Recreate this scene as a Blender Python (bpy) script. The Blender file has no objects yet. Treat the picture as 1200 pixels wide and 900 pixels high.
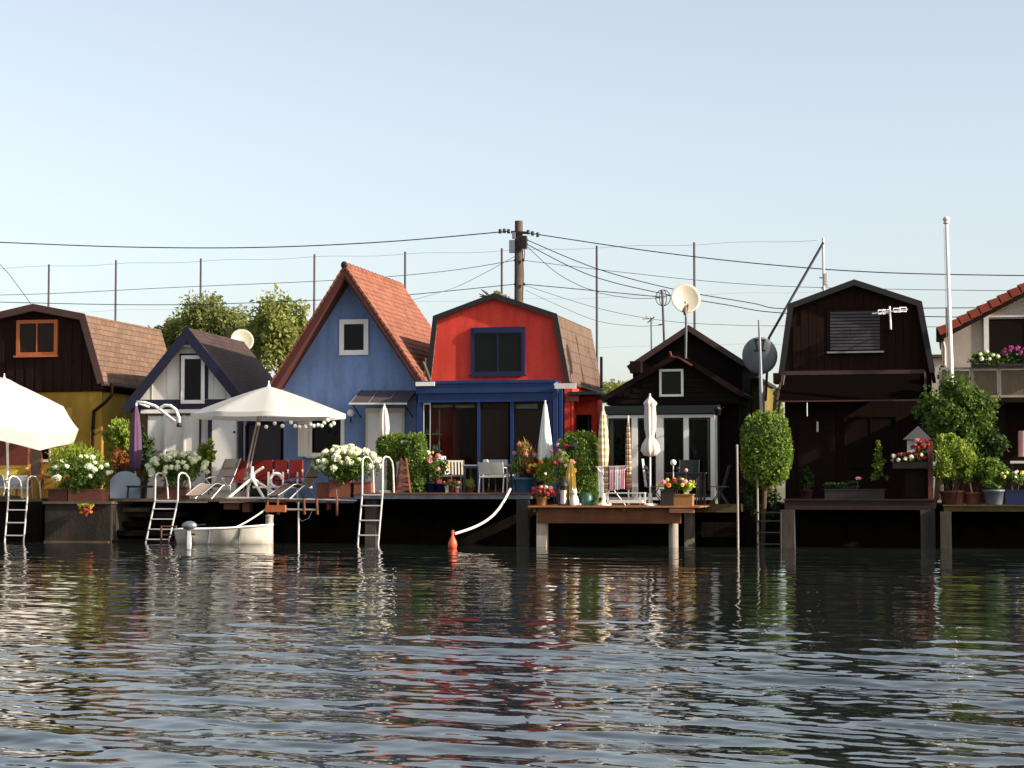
import bpy, math, random
import numpy as np
from mathutils import Vector, Matrix, Euler
R = math.radians
C = bpy.context.scene.collection
scene = bpy.context.scene

# ------------------------------------------------------------------ camera
F, CAMP, YAW, PITCH = 2250.0, Vector((0, -50, 1.4)), R(12.96), R(3.10)
cd = bpy.data.cameras.new('camera'); cam = bpy.data.objects.new('camera', cd); C.objects.link(cam)
cd.sensor_width = 36; cd.lens = F / 1200 * 36; cd.clip_end = 6000; cd.clip_start = 0.1
cam.location = CAMP; cam.rotation_euler = (R(90) + PITCH, 0, YAW)
scene.camera = cam
scene.render.resolution_x = 1024; scene.render.resolution_y = 768

# ------------------------------------------------------------------ light
SUN_EL, SUN_AZ = R(25), R(-9)          # azimuth measured from +X (right along the row), negative: towards the water
scene.world = bpy.data.worlds.new('World'); scene.world.use_nodes = True
wn = scene.world.node_tree; bg = wn.nodes['Background']; hs = wn.nodes.new('ShaderNodeHueSaturation'); hs.inputs['Saturation'].default_value = 0.55; hs.inputs['Hue'].default_value = 0.5
sky = wn.nodes.new('ShaderNodeTexSky'); sky.sky_type = 'NISHITA'; sky.sun_disc = False
sky.sun_elevation = SUN_EL; sky.sun_rotation = R(90) - SUN_AZ
sky.air_density = 1.0; sky.dust_density = 1.8; sky.ozone_density = 0.8; sky.altitude = 100
wn.links.new(sky.outputs[0], hs.inputs['Color']); wn.links.new(hs.outputs[0], bg.inputs[0]); bg.inputs[1].default_value = 0.114
sd = bpy.data.lights.new('sun', 'SUN'); sun = bpy.data.objects.new('sun', sd); C.objects.link(sun)
sd.energy = 4.4; sd.angle = R(0.6); sd.color = (1.0, 0.89, 0.76)
sdir = Vector((math.cos(SUN_AZ) * math.cos(SUN_EL), math.sin(SUN_AZ) * math.cos(SUN_EL), math.sin(SUN_EL)))
sun.rotation_euler = sdir.to_track_quat('Z', 'Y').to_euler()
sun.location = (30, -20, 30)
scene.view_settings.view_transform = 'Standard'; scene.view_settings.look = 'None'
scene.view_settings.exposure = 0.93; scene.view_settings.gamma = 1.0

# ------------------------------------------------------------------ measuring: a picture point on the vertical plane at depth Y
_rot = Euler((R(90) + PITCH, 0, YAW)).to_matrix()
def at(px, py, Y):
    d = _rot @ Vector(((px - 600) / F, -(py - 450) / F, -1.0))
    t = (Y - CAMP.y) / d.y
    return CAMP + d * t
def ax(px, Y, py=575): return at(px, py, Y).x
def az(py, Y, px=600): return at(px, py, Y).z

# ------------------------------------------------------------------ materials
def lin(c):
    return tuple(((v / 255) / 12.92 if v / 255 <= 0.04045 else ((v / 255 + 0.055) / 1.055) ** 2.4) for v in c)
MATS = {}
def mat(name, c, rough=0.7, var=0.15, scale=6.0, bump=0.0, bscale=None, metal=0.0, stretch=(1, 1, 1), c2=None, spec=0.4, dirt=0.0):
    m = bpy.data.materials.new(name); m.use_nodes = True; nt = m.node_tree; n = nt.nodes; L = nt.links
    b = n['Principled BSDF']; b.inputs['Roughness'].default_value = rough; b.inputs['Metallic'].default_value = metal
    b.inputs['Specular IOR Level'].default_value = spec
    base = lin(c); c2l = lin(c2) if c2 else tuple(v * (1 - var) for v in base)
    tc = n.new('ShaderNodeTexCoord'); mp = n.new('ShaderNodeMapping'); mp.inputs['Scale'].default_value = stretch
    L.new(tc.outputs['Object'], mp.inputs[0])
    nz = n.new('ShaderNodeTexNoise'); nz.inputs['Scale'].default_value = scale; nz.inputs['Detail'].default_value = 7; nz.inputs['Roughness'].default_value = 0.65
    L.new(mp.outputs[0], nz.inputs[0])
    rp = n.new('ShaderNodeValToRGB'); rp.color_ramp.elements[0].position = 0.35; rp.color_ramp.elements[1].position = 0.68
    rp.color_ramp.elements[0].color = (*c2l, 1); rp.color_ramp.elements[1].color = (*base, 1)
    L.new(nz.outputs[0], rp.inputs[0]); out = rp.outputs[0]
    if dirt:
        n2 = n.new('ShaderNodeTexNoise'); n2.inputs['Scale'].default_value = 1.3; n2.inputs['Detail'].default_value = 8
        m2 = n.new('ShaderNodeMapping'); m2.inputs['Scale'].default_value = (2.2, 2.2, 0.5); L.new(tc.outputs['Object'], m2.inputs[0]); L.new(m2.outputs[0], n2.inputs[0])
        r2 = n.new('ShaderNodeValToRGB'); r2.color_ramp.elements[0].position = 0.42; r2.color_ramp.elements[1].position = 0.62
        r2.color_ramp.elements[0].color = (1, 1, 1, 1); k = 1 - dirt; r2.color_ramp.elements[1].color = (k, k * 0.97, k * 0.92, 1)
        L.new(n2.outputs[0], r2.inputs[0])
        mx = n.new('ShaderNodeMix'); mx.data_type = 'RGBA'; mx.blend_type = 'MULTIPLY'; mx.inputs[0].default_value = 1
        L.new(out, mx.inputs[6]); L.new(r2.outputs[0], mx.inputs[7]); out = mx.outputs[2]
    L.new(out, b.inputs['Base Color'])
    if bump:
        bp = n.new('ShaderNodeBump'); bp.inputs['Strength'].default_value = bump; bp.inputs['Distance'].default_value = 0.02
        nb = n.new('ShaderNodeTexNoise'); nb.inputs['Scale'].default_value = bscale or scale * 6; nb.inputs['Detail'].default_value = 5
        L.new(mp.outputs[0], nb.inputs[0]); L.new(nb.outputs[0], bp.inputs['Height']); L.new(bp.outputs[0], b.inputs['Normal'])
    MATS[name] = m; return m
def leafmat(name, c1, c2, trans=0.35):
    m = bpy.data.materials.new(name); m.use_nodes = True; nt = m.node_tree; n = nt.nodes; L = nt.links
    b = n['Principled BSDF']; b.inputs['Roughness'].default_value = 0.55; b.inputs['Specular IOR Level'].default_value = 0.3
    g = n.new('ShaderNodeNewGeometry'); rp = n.new('ShaderNodeValToRGB')
    rp.color_ramp.elements[0].color = (*lin(c1), 1); rp.color_ramp.elements[1].color = (*lin(c2), 1)
    L.new(g.outputs['Random Per Island'], rp.inputs[0]); L.new(rp.outputs[0], b.inputs['Base Color'])
    t = n.new('ShaderNodeBsdfTranslucent'); L.new(rp.outputs[0], t.inputs[0])
    mx = n.new('ShaderNodeMixShader'); mx.inputs[0].default_value = trans
    L.new(b.outputs[0], mx.inputs[1]); L.new(t.outputs[0], mx.inputs[2]); L.new(mx.outputs[0], n['Material Output'].inputs[0])
    MATS[name] = m; return m
def roofmat(name, c, c2, course=0.16, width=0.3, mortar=0.6, rough=0.85, bump=0.5):
    """felt shingles / slates laid in courses, mapped with the slope's own UV in metres"""
    m = bpy.data.materials.new(name); m.use_nodes = True; nt = m.node_tree; n = nt.nodes; L = nt.links
    b = n['Principled BSDF']; b.inputs['Roughness'].default_value = rough; b.inputs['Specular IOR Level'].default_value = 0.35
    uv = n.new('ShaderNodeUVMap'); br = n.new('ShaderNodeTexBrick'); br.inputs['Scale'].default_value = 1.0
    br.inputs['Brick Width'].default_value = width; br.inputs['Row Height'].default_value = course; br.inputs['Mortar Size'].default_value = 0.012
    br.inputs['Color1'].default_value = (*lin(c), 1); br.inputs['Color2'].default_value = (*lin(c2), 1)
    br.inputs['Mortar'].default_value = (*[v * mortar for v in lin(c2)], 1); br.inputs['Bias'].default_value = -0.1
    L.new(uv.outputs[0], br.inputs[0])
    nz = n.new('ShaderNodeTexNoise'); nz.inputs['Scale'].default_value = 2.2; nz.inputs['Detail'].default_value = 9; nz.inputs['Roughness'].default_value = 0.7
    L.new(uv.outputs[0], nz.inputs[0])
    rp = n.new('ShaderNodeValToRGB'); rp.color_ramp.elements[0].position = 0.3; rp.color_ramp.elements[1].position = 0.7
    rp.color_ramp.elements[0].color = (0.72, 0.72, 0.74, 1); rp.color_ramp.elements[1].color = (1.1, 1.08, 1.05, 1); L.new(nz.outputs[0], rp.inputs[0])
    mx = n.new('ShaderNodeMix'); mx.data_type = 'RGBA'; mx.blend_type = 'MULTIPLY'; mx.inputs[0].default_value = 1
    L.new(br.outputs[0], mx.inputs[6]); L.new(rp.outputs[0], mx.inputs[7]); L.new(mx.outputs[2], b.inputs['Base Color'])
    bp = n.new('ShaderNodeBump'); bp.inputs['Strength'].default_value = bump; bp.inputs['Distance'].default_value = 0.02; bp.invert = True
    L.new(br.outputs['Fac'], bp.inputs['Height']); L.new(bp.outputs[0], b.inputs['Normal'])
    MATS[name] = m; return m
def glassmat(name, tint=(0.9, 0.95, 0.93), see=0.55, dark=(12, 12, 13)):
    """window glass: part see-through, part dark reflection"""
    m = bpy.data.materials.new(name); m.use_nodes = True; nt = m.node_tree; n = nt.nodes; L = nt.links
    b = n['Principled BSDF']; b.inputs['Base Color'].default_value = (*lin(dark), 1); b.inputs['Roughness'].default_value = 0.04
    b.inputs['Specular IOR Level'].default_value = 0.22
    t = n.new('ShaderNodeBsdfTransparent'); t.inputs[0].default_value = (*tint, 1)
    mx = n.new('ShaderNodeMixShader'); mx.inputs[0].default_value = see
    L.new(b.outputs[0], mx.inputs[1]); L.new(t.outputs[0], mx.inputs[2]); L.new(mx.outputs[0], n['Material Output'].inputs[0])
    MATS[name] = m; return m
def stripemat(name, c1, c2, freq, axis='Z', c3=None):
    m = mat(name, c1, 0.85, 0.05); nt = m.node_tree; n = nt.nodes; L = nt.links; b = n['Principled BSDF']
    tc = n.new('ShaderNodeTexCoord'); sp = n.new('ShaderNodeSeparateXYZ'); L.new(tc.outputs['Object'], sp.inputs[0])
    mu = n.new('ShaderNodeMath'); mu.operation = 'MULTIPLY'; mu.inputs[1].default_value = freq; L.new(sp.outputs[axis], mu.inputs[0])
    fr = n.new('ShaderNodeMath'); fr.operation = 'FRACT'; L.new(mu.outputs[0], fr.inputs[0])
    rp = n.new('ShaderNodeValToRGB'); rp.color_ramp.interpolation = 'CONSTANT'
    rp.color_ramp.elements[0].color = (*lin(c1), 1); rp.color_ramp.elements[1].position = 0.5; rp.color_ramp.elements[1].color = (*lin(c2), 1)
    if c3: e = rp.color_ramp.elements.new(0.75); e.color = (*lin(c3), 1)
    L.new(fr.outputs[0], rp.inputs[0]); L.new(rp.outputs[0], b.inputs['Base Color']); return m

M = MATS
mat('brown_cladding', (38, 22, 16), 0.9, 0.35, 3, 0.3, 30, spec=0.12, stretch=(6, 6, 0.6))
mat('black_cladding', (24, 17, 14), 0.9, 0.3, 3, 0.3, 30, spec=0.12, stretch=(6, 6, 0.6))
mat('yellow_stucco', (158, 126, 44), 0.9, 0.12, 5, 0.4, 60, dirt=0.15)
mat('olive_stucco', (124, 108, 38), 0.9, 0.15, 5, 0.4, 60, dirt=0.2)
mat('blue_stucco', (116, 140, 184), 0.9, 0.14, 9, 0.5, 60, dirt=0.2)
mat('red_stucco', (226, 70, 54), 0.9, 0.14, 9, 0.5, 60, dirt=0.2)
mat('white_boards', (230, 224, 216), 0.7, 0.12, 4, 0.2, 30, stretch=(5, 5, 0.5), dirt=0.12)
mat('cream_stucco', (184, 170, 158), 0.9, 0.10, 5, 0.4, 60, dirt=0.12)
mat('white_paint', (232, 228, 222), 0.45, 0.08, 8, dirt=0.06)
mat('offwhite_paint', (208, 204, 196), 0.5, 0.10, 8, dirt=0.1)
mat('navy_paint', (20, 21, 46), 0.5, 0.2, 8, dirt=0.15)
mat('blue_paint', (22, 50, 98), 0.5, 0.15, 8, dirt=0.12)
mat('window_blue_paint', (20, 28, 66), 0.5, 0.2, 8)
mat('orange_wood', (178, 96, 48), 0.6, 0.3, 5, 0.2, 30, stretch=(3, 3, 3))
mat('dark_brown_paint', (34, 20, 16), 0.8, 0.3, 5, 0.15, 30, spec=0.12)
mat('red_brown_board', (112, 54, 42), 0.7, 0.3, 5, 0.2, 30, stretch=(1, 1, 4))
mat('dark_green_paint', (14, 27, 25), 0.55, 0.2, 6)
mat('grey_metal', (142, 146, 152), 0.4, 0.15, 10, metal=0.6)
mat('deck_edge_grey', (120, 126, 132), 0.8, 0.25, 4, 0.3, 30, stretch=(0.6, 6, 6), dirt=0.3)
mat('verge_red', (76, 34, 26), 0.8, 0.25, 4, 0.3, 30)
mat('dark_metal', (48, 44, 44), 0.5, 0.25, 10, metal=0.4)
mat('steel', (222, 214, 208), 0.4, 0.1, 12, metal=0.35)
mat('white_plastic', (235, 232, 226), 0.35, 0.05, 8)
mat('dish_cream', (180, 174, 156), 0.5, 0.1, 6, dirt=0.12)
mat('dish_shade_grey', (118, 124, 128), 0.55, 0.15, 6, dirt=0.12)  # shade on the back of the dish is put into this grey
mat('black_plastic', (26, 25, 26), 0.45, 0.2, 8)
mat('deck_wood', (128, 82, 54), 0.75, 0.35, 2.5, 0.35, 22, stretch=(0.6, 6, 6), dirt=0.2)
mat('deck_wood_light', (176, 118, 76), 0.7, 0.3, 2.5, 0.3, 22, stretch=(0.6, 6, 6), dirt=0.15)
mat('beam_brown', (112, 64, 32), 0.7, 0.3, 2.5, 0.3, 22, stretch=(0.6, 6, 6), dirt=0.25)
mat('beam_dark_red', (44, 20, 14), 0.75, 0.35, 2.5, 0.3, 22, stretch=(0.6, 6, 6), dirt=0.25)
mat('mossy_beam', (92, 70, 36), 0.85, 0.4, 3, 0.4, 22, c2=(58, 58, 26), stretch=(0.6, 6, 6), dirt=0.25)
mat('grey_pile', (74, 66, 58), 0.9, 0.3, 4, 0.5, 24, stretch=(5, 5, 0.7), dirt=0.4)
mat('pale_post', (168, 156, 142), 0.75, 0.25, 4, 0.3, 24, stretch=(5, 5, 0.7), dirt=0.25)
mat('pole_wood', (104, 86, 74), 0.85, 0.4, 5, 0.5, 30, stretch=(7, 7, 0.5), dirt=0.3)
mat('dark_concrete', (24, 18, 12), 0.95, 0.4, 3, 0.6, 14, spec=0.1, dirt=0.4)  # near-black base colour for the bank and footings below the decks
mat('quay_concrete', (56, 46, 36), 0.9, 0.4, 3, 0.6, 14, dirt=0.5)
mat('terrace_slab', (104, 84, 66), 0.85, 0.25, 3, 0.4, 16, dirt=0.3)
mat('terracotta', (146, 86, 66), 0.8, 0.2, 6, 0.2, 30, dirt=0.2)
mat('dark_terracotta', (92, 54, 42), 0.8, 0.25, 6, 0.2, 30, dirt=0.25)
mat('blue_glaze', (76, 116, 156), 0.3, 0.2, 8)
mat('deep_blue_glaze', (22, 34, 74), 0.25, 0.2, 8)
mat('grey_glaze', (108, 112, 122), 0.4, 0.2, 8)
mat('planter_brown', (96, 54, 40), 0.75, 0.3, 5, 0.2, 24, dirt=0.2)
mat('dark_planter', (44, 32, 30), 0.6, 0.3, 5)
mat('canvas_white', (238, 232, 222), 0.9, 0.05, 12, 0.15, 60)
mat('canvas_pink', (214, 198, 188), 0.9, 0.08, 12, 0.15, 60)
mat('canvas_purple', (96, 66, 92), 0.9, 0.15, 12, 0.15, 60)
mat('canvas_gold', (214, 172, 74), 0.9, 0.15, 12, 0.15, 60)
mat('fabric_red', (116, 27, 22), 0.9, 0.12, 12, 0.2, 60)
mat('fabric_tan', (168, 150, 132), 0.9, 0.1, 12, 0.2, 60)
mat('fabric_brown', (104, 86, 76), 0.9, 0.12, 12, 0.2, 60)
mat('fabric_grey', (156, 162, 170), 0.9, 0.08, 12, 0.1, 60)
mat('wire_black', (32, 30, 32), 0.6, 0.1, 8)
mat('wire_grey', (96, 98, 102), 0.6, 0.1, 8)
mat('net_post', (78, 72, 76), 0.6, 0.2, 8)
mat('bark', (84, 66, 50), 0.9, 0.35, 6, 0.6, 26, stretch=(4, 4, 0.8))
mat('grass_ground', (74, 82, 44), 0.95, 0.35, 0.8, 0.6, 20, c2=(98, 84, 60))
mat('boat_white', (224, 216, 200), 0.4, 0.12, 5, dirt=0.3)
mat('boat_inside', (150, 148, 140), 0.6, 0.15, 5, dirt=0.3)
mat('rust', (112, 64, 44), 0.8, 0.4, 9, 0.3, 40)
mat('buoy_orange', (226, 92, 62), 0.45, 0.12, 8, dirt=0.12)
mat('rope_white', (228, 212, 196), 0.85, 0.15, 40)
mat('wicker', (150, 106, 60), 0.8, 0.35, 20, 0.4, 60)
mat('stone_white', (222, 216, 206), 0.7, 0.12, 9, 0.2, 40)
mat('green_plastic', (42, 84, 68), 0.4, 0.15, 8)
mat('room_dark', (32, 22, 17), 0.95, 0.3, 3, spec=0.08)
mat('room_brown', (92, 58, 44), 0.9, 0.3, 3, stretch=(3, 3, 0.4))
mat('curtain', (196, 186, 170), 0.9, 0.2, 9, stretch=(9, 9, 0.4))
mat('shutter_grey', (70, 64, 66), 0.6, 0.15, 6)
mat('panel_yellow_reed', (112, 96, 74), 0.8, 0.35, 8, 0.3, 30, stretch=(8, 8, 0.5))
mat('towel_pink', (226, 168, 172), 0.95, 0.1, 12, 0.2, 60)
mat('towel_white', (232, 226, 222), 0.95, 0.06, 12, 0.2, 60)
mat('sill_grey', (132, 130, 128), 0.6, 0.15, 8)
mat('blue_chair', (70, 92, 140), 0.5, 0.15, 8)
mat('petal_white', (240, 236, 214), 0.8, 0.08, 30, c2=(206, 214, 160))
mat('petal_pink', (220, 150, 150), 0.8, 0.15, 30)
mat('petal_red', (172, 40, 38), 0.8, 0.2, 30)
mat('petal_orange', (236, 140, 50), 0.8, 0.2, 30)
mat('petal_yellow', (240, 214, 80), 0.8, 0.15, 30)
mat('petal_magenta', (160, 60, 120), 0.8, 0.2, 30)
mat('roof_edge_dark', (34, 28, 28), 0.6, 0.2, 6)
mat('roof_edge_brown', (72, 46, 40), 0.6, 0.25, 6)
mat('tile_orange', (150, 94, 74), 0.9, 0.4, 3.5, 0.3, 30, dirt=0.15)
mat('tile_red', (150, 66, 48), 0.85, 0.25, 3.5, 0.3, 30, dirt=0.2)
mat('plaster_lamp', (238, 234, 226), 0.3, 0.03, 5)
mat('black_board', (34, 22, 18), 0.7, 0.3, 3, stretch=(0.6, 6, 6))
mat('awning_brown', (13, 8, 6), 1.0, 0.2, 9, 0.2, 60, spec=0.02)
mat('brown_polycarbonate', (86, 72, 66), 0.3, 0.2, 4, stretch=(1, 8, 1))
roofmat('shingle_tan', (122, 95, 76), (104, 80, 64))
roofmat('shingle_beige', (118, 95, 78), (102, 81, 66), 0.3, 0.14)
roofmat('shingle_dark', (74, 54, 48), (58, 44, 42))  # shadow lying over the A-frame roof is put into this colour
roofmat('shingle_black', (58, 46, 42), (44, 36, 34))
glassmat('window_glass', see=0.4); glassmat('door_glass', see=0.72); glassmat('rail_glass', see=0.5, dark=(150, 130, 100))
leafmat('leaf_mid', (66, 92, 34), (112, 136, 54)); leafmat('leaf_bright', (104, 130, 40), (160, 172, 66))
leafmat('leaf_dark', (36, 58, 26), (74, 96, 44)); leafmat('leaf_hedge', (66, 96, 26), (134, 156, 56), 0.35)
leafmat('leaf_tree', (104, 116, 58), (160, 162, 96), .5); leafmat('leaf_tree_warm', (116, 128, 56), (172, 174, 98), .5)
leafmat('leaf_rust', (120, 72, 40), (170, 112, 60)); leafmat('leaf_dry', (150, 116, 60), (190, 160, 88))
leafmat('canvas_thin', (228, 224, 217), (228, 224, 217), 0.42)
leafmat('leaf_lime', (150, 180, 60), (196, 206, 96))
stripemat('canvas_check', (190, 164, 118), (214, 200, 168), 6.0)
stripemat('canvas_brown_bands', (156, 122, 92), (196, 174, 146), 7.0, c3=(122, 88, 66))

# ------------------------------------------------------------------ mesh building
ORIG = {}
class MB:
    def __init__(s): s.v = []; s.f = []; s.uv = {}; s.smooth = set()
    def add(s, vs, fs, smooth=False):
        o = len(s.v); s.v.extend([tuple(p) for p in vs]); k = len(s.f)
        for i, f in enumerate(fs):
            s.f.append(tuple(j + o for j in f))
            if smooth: s.smooth.add(k + i)
        return s
    def box(s, x0, x1, y0, y1, z0, z1):
        if x0 > x1: x0, x1 = x1, x0
        if y0 > y1: y0, y1 = y1, y0
        if z0 > z1: z0, z1 = z1, z0
        return s.add([(x0,y0,z0),(x1,y0,z0),(x1,y1,z0),(x0,y1,z0),(x0,y0,z1),(x1,y0,z1),(x1,y1,z1),(x0,y1,z1)],
                     [(0,3,2,1),(4,5,6,7),(0,1,5,4),(1,2,6,5),(2,3,7,6),(3,0,4,7)])
    def pbox(s, px0, py0, px1, py1, Y0, Y1):
        a = at(px0, py1, Y0); b = at(px1, py0, Y0); return s.box(a.x, b.x, Y0, Y1, a.z, b.z)
    def bar(s, a, b, w, h=None, up=(0, 0, 1)):
        h = h or w; a = Vector(a); b = Vector(b); d = (b - a).normalized(); u = Vector(up)
        if abs(d.dot(u)) > 0.98: u = Vector((0, 1, 0))
        sx = d.cross(u).normalized() * (w / 2); sz = sx.cross(d).normalized() * (h / 2)
        vs = [a - sx - sz, a + sx - sz, a + sx + sz, a - sx + sz, b - sx - sz, b + sx - sz, b + sx + sz, b - sx + sz]
        return s.add(vs, [(0,1,2,3),(7,6,5,4),(0,4,5,1),(1,5,6,2),(2,6,7,3),(3,7,4,0)])
    def tube(s, pts, r, seg=8, cap=True):
        pts = [Vector(p) for p in pts]; n = len(pts); rs = r if isinstance(r, (list, tuple)) else [r] * n
        vs = []; prev = None
        for i, p in enumerate(pts):
            d = (pts[min(i + 1, n - 1)] - pts[max(i - 1, 0)]).normalized()
            if prev is None:
                u = Vector((0, 0, 1)) if abs(d.z) < 0.9 else Vector((0, 1, 0))
                sx = d.cross(u).normalized()
            else: sx = (prev - d * prev.dot(d)).normalized()
            prev = sx; sy = d.cross(sx)
            for k in range(seg):
                a = 2 * math.pi * k / seg; vs.append(p + (sx * math.cos(a) + sy * math.sin(a)) * rs[i])
        fs = [(i*seg+k, i*seg+(k+1)%seg, (i+1)*seg+(k+1)%seg, (i+1)*seg+k) for i in range(n-1) for k in range(seg)]
        s.add(vs, fs, True)
        if cap:
            s.add([vs[k] for k in range(seg)], [tuple(range(seg))[::-1]]); s.add([vs[(n-1)*seg+k] for k in range(seg)], [tuple(range(seg))])
        return s
    def lathe(s, prof, c=(0, 0, 0), seg=16, wob=0.0, freq=0, rng=None):
        c = Vector(c); vs = []; n = len(prof)
        for (r, z) in prof:
            for k in range(seg):
                a = 2 * math.pi * k / seg; rr = r * (1 + (wob * math.cos(freq * a) if freq else 0) + (wob * (rng.random() - 0.5) if rng else 0))
                vs.append(c + Vector((rr * math.cos(a), rr * math.sin(a), z)))
        fs = [(i*seg+k, i*seg+(k+1)%seg, (i+1)*seg+(k+1)%seg, (i+1)*seg+k) for i in range(n-1) for k in range(seg)]
        s.add(vs, fs, True)
        if prof[0][0] > 1e-4: s.add([vs[k] for k in range(seg)], [tuple(range(seg))[::-1]])
        if prof[-1][0] > 1e-4: s.add([vs[(n-1)*seg+k] for k in range(seg)], [tuple(range(seg))])
        return s
    def ball(s, c, r, seg=10, rings=7, sq=(1, 1, 1), bump=0, rng=None):
        vs = []; c = Vector(c)
        for i in range(rings + 1):
            t = math.pi * i / rings
            for k in range(seg):
                a = 2 * math.pi * k / seg; q = 1 + (rng.uniform(-bump, bump) if rng else 0)
                vs.append(c + Vector((r*sq[0]*q*math.sin(t)*math.cos(a), r*sq[1]*q*math.sin(t)*math.sin(a), -r*sq[2]*q*math.cos(t))))
        fs = [(i*seg+k, i*seg+(k+1)%seg, (i+1)*seg+(k+1)%seg, (i+1)*seg+k) for i in range(rings) for k in range(seg)]
        return s.add(vs, fs, True)
    def prism(s, poly, y0, y1):
        """poly: (x, z) points counter-clockwise seen from -Y"""
        n = len(poly); vs = [(x, y0, z) for x, z in poly] + [(x, y1, z) for x, z in poly]
        fs = [tuple(range(n)), tuple(range(2*n-1, n-1, -1))] + [((i+1) % n, i, i+n, (i+1) % n + n) for i in range(n)]
        return s.add(vs, fs)
    def sheet(s, rows, thick=0.0):
        """grid of points"""
        n = len(rows); m = len(rows[0]); vs = [p for r_ in rows for p in r_]
        return s.add(vs, [(i*m+k, i*m+k+1, (i+1)*m+k+1, (i+1)*m+k) for i in range(n-1) for k in range(m-1)], True)
    def build(s, name, material, parent=None, **kw):
        me = bpy.data.meshes.new(name)
        if parent is not None: o0 = ORIG[parent.name]
        else:
            o0 = kw.pop('origin', None)
            if o0 is None:
                a = np.array([tuple(v) for v in s.v]); o0 = Vector(((a[:,0].min()+a[:,0].max())/2, (a[:,1].min()+a[:,1].max())/2, a[:,2].min()))
            o0 = Vector(o0)
        me.from_pydata([(v[0]-o0.x, v[1]-o0.y, v[2]-o0.z) for v in s.v], [], s.f)
        me.materials.append(M[material] if isinstance(material, str) else material)
        if s.smooth:
            fl = np.zeros(len(me.polygons), dtype=bool); fl[list(s.smooth)] = True; me.polygons.foreach_set('use_smooth', fl)
        if s.uv:
            ul = me.uv_layers.new(name='UVMap')
            for fi, uvs in s.uv.items():
                p = me.polygons[fi]
                for k, li in enumerate(p.loop_indices): ul.data[li].uv = uvs[k]
        me.update()
        o = bpy.data.objects.new(name, me); C.objects.link(o); ORIG[o.name] = o0
        if parent is not None: o.parent = parent
        else: o.location = o0
        for k, v in kw.items(): o[k] = v
        return o
def thing(name, label, cat, loc, group=None):
    o = bpy.data.objects.new(name, None); C.objects.link(o); o.empty_display_size = 0.2
    o.location = loc; ORIG[o.name] = Vector(loc); o['label'] = label; o['category'] = cat
    if group: o['group'] = group
    return o
def tag(o, label, cat, group=None):
    o['label'] = label; o['category'] = cat
    if group: o['group'] = group
    return o
def kids(o): return [c for c in bpy.data.objects if c.parent == o]
def inst(src, name, parent, loc, scale=1.0, rot=None):
    """a further piece sharing the mesh of src (whose mesh is modelled about its own origin)"""
    o = bpy.data.objects.new(name, src); C.objects.link(o); o.parent = parent
    pl = ORIG[parent.name]; o.location = Vector(loc) - pl
    o.scale = (scale,) * 3 if not isinstance(scale, (tuple, list)) else scale
    if rot: o.rotation_euler = rot
    ORIG[o.name] = Vector(loc); return o
def mesh_of(mb, name, material):
    me = bpy.data.meshes.new(name); me.from_pydata([tuple(v) for v in mb.v], [], mb.f); me.materials.append(M[material])
    if mb.smooth:
        fl = np.zeros(len(me.polygons), dtype=bool); fl[list(mb.smooth)] = True; me.polygons.foreach_set('use_smooth', fl)
    me.update(); return me
def copy_tree(o, label=None, loc=None, rot=None):
    src = {}
    for c in bpy.data.objects: src.setdefault(c.parent, []).append(c)
    def rec(a, par):
        b = a.copy(); C.objects.link(b)
        if par is not None: b.parent = par
        ORIG[b.name] = ORIG.get(a.name, Vector())
        for ch in src.get(a, []): rec(ch, b)
        return b
    n = rec(o, None)
    if label: n['label'] = label
    if loc is not None: n.location = loc
    if rot is not None: n.rotation_euler = rot
    return n
def skin(o, m):
    """give the meshes of a copied part its own material"""
    o.data = o.data.copy(); o.data.materials[0] = M[m]

# leaves: many small folded faces spread through clumps
def leaf_faces(mb, pts, size, rng, up=0.0, aspect=0.55, jitter=0.6):
    n = len(pts); nr = np.random.RandomState(rng.randrange(1 << 30))
    d = nr.normal(size=(n, 3)); d[:, 2] += up; d /= np.linalg.norm(d, axis=1)[:, None]
    e = nr.normal(size=(n, 3)); e -= (e * d).sum(1)[:, None] * d; e /= np.linalg.norm(e, axis=1)[:, None] + 1e-9
    l = size * (1 + jitter * (nr.rand(n) - 0.5) * 2)[:, None]
    a = pts - d * l * 0.5; c = pts + d * l * 0.5; b = pts + e * l * aspect * 0.5; g = pts - e * l * aspect * 0.5
    nn = np.cross(d, e) * l * 0.12; b = b + nn; g = g + nn
    o = len(mb.v); allv = np.stack([a, b, c, g], 1).reshape(-1, 3); mb.v.extend(map(tuple, allv.tolist()))
    mb.f.extend([(o + 4*i, o + 4*i + 1, o + 4*i + 2, o + 4*i + 3) for i in range(n)])
def clump_pts(c, r, n, nr, shell=0.5):
    p = nr.normal(size=(n, 3)); p /= np.linalg.norm(p, axis=1)[:, None]
    q = (shell + (1 - shell) * nr.rand(n))[:, None]; return np.array(c) + p * q * np.array(r)
def foliage(c, r, n, size, seed, clumps=14, csize=0.42, mb=None, up=0.3, aspect=0.55, bottom=-1.0):
    rng = random.Random(seed); nr = np.random.RandomState(seed); mb = mb or MB()
    per = max(4, n // clumps)
    for i in range(clumps):
        while True:
            p = nr.normal(size=3); p /= np.linalg.norm(p)
            if p[2] > bottom: break
        q = 0.35 + 0.5 * nr.rand(); cc = np.array(c) + p * q * np.array(r)
        k = csize * (0.6 + 0.7 * nr.rand()); leaf_faces(mb, clump_pts(cc, np.array(r) * k, per, nr, 0.3), size, rng, up, aspect)
    return mb
# ================================================================== SETTING
def structure(o): o['kind'] = 'structure'; return o
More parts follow.
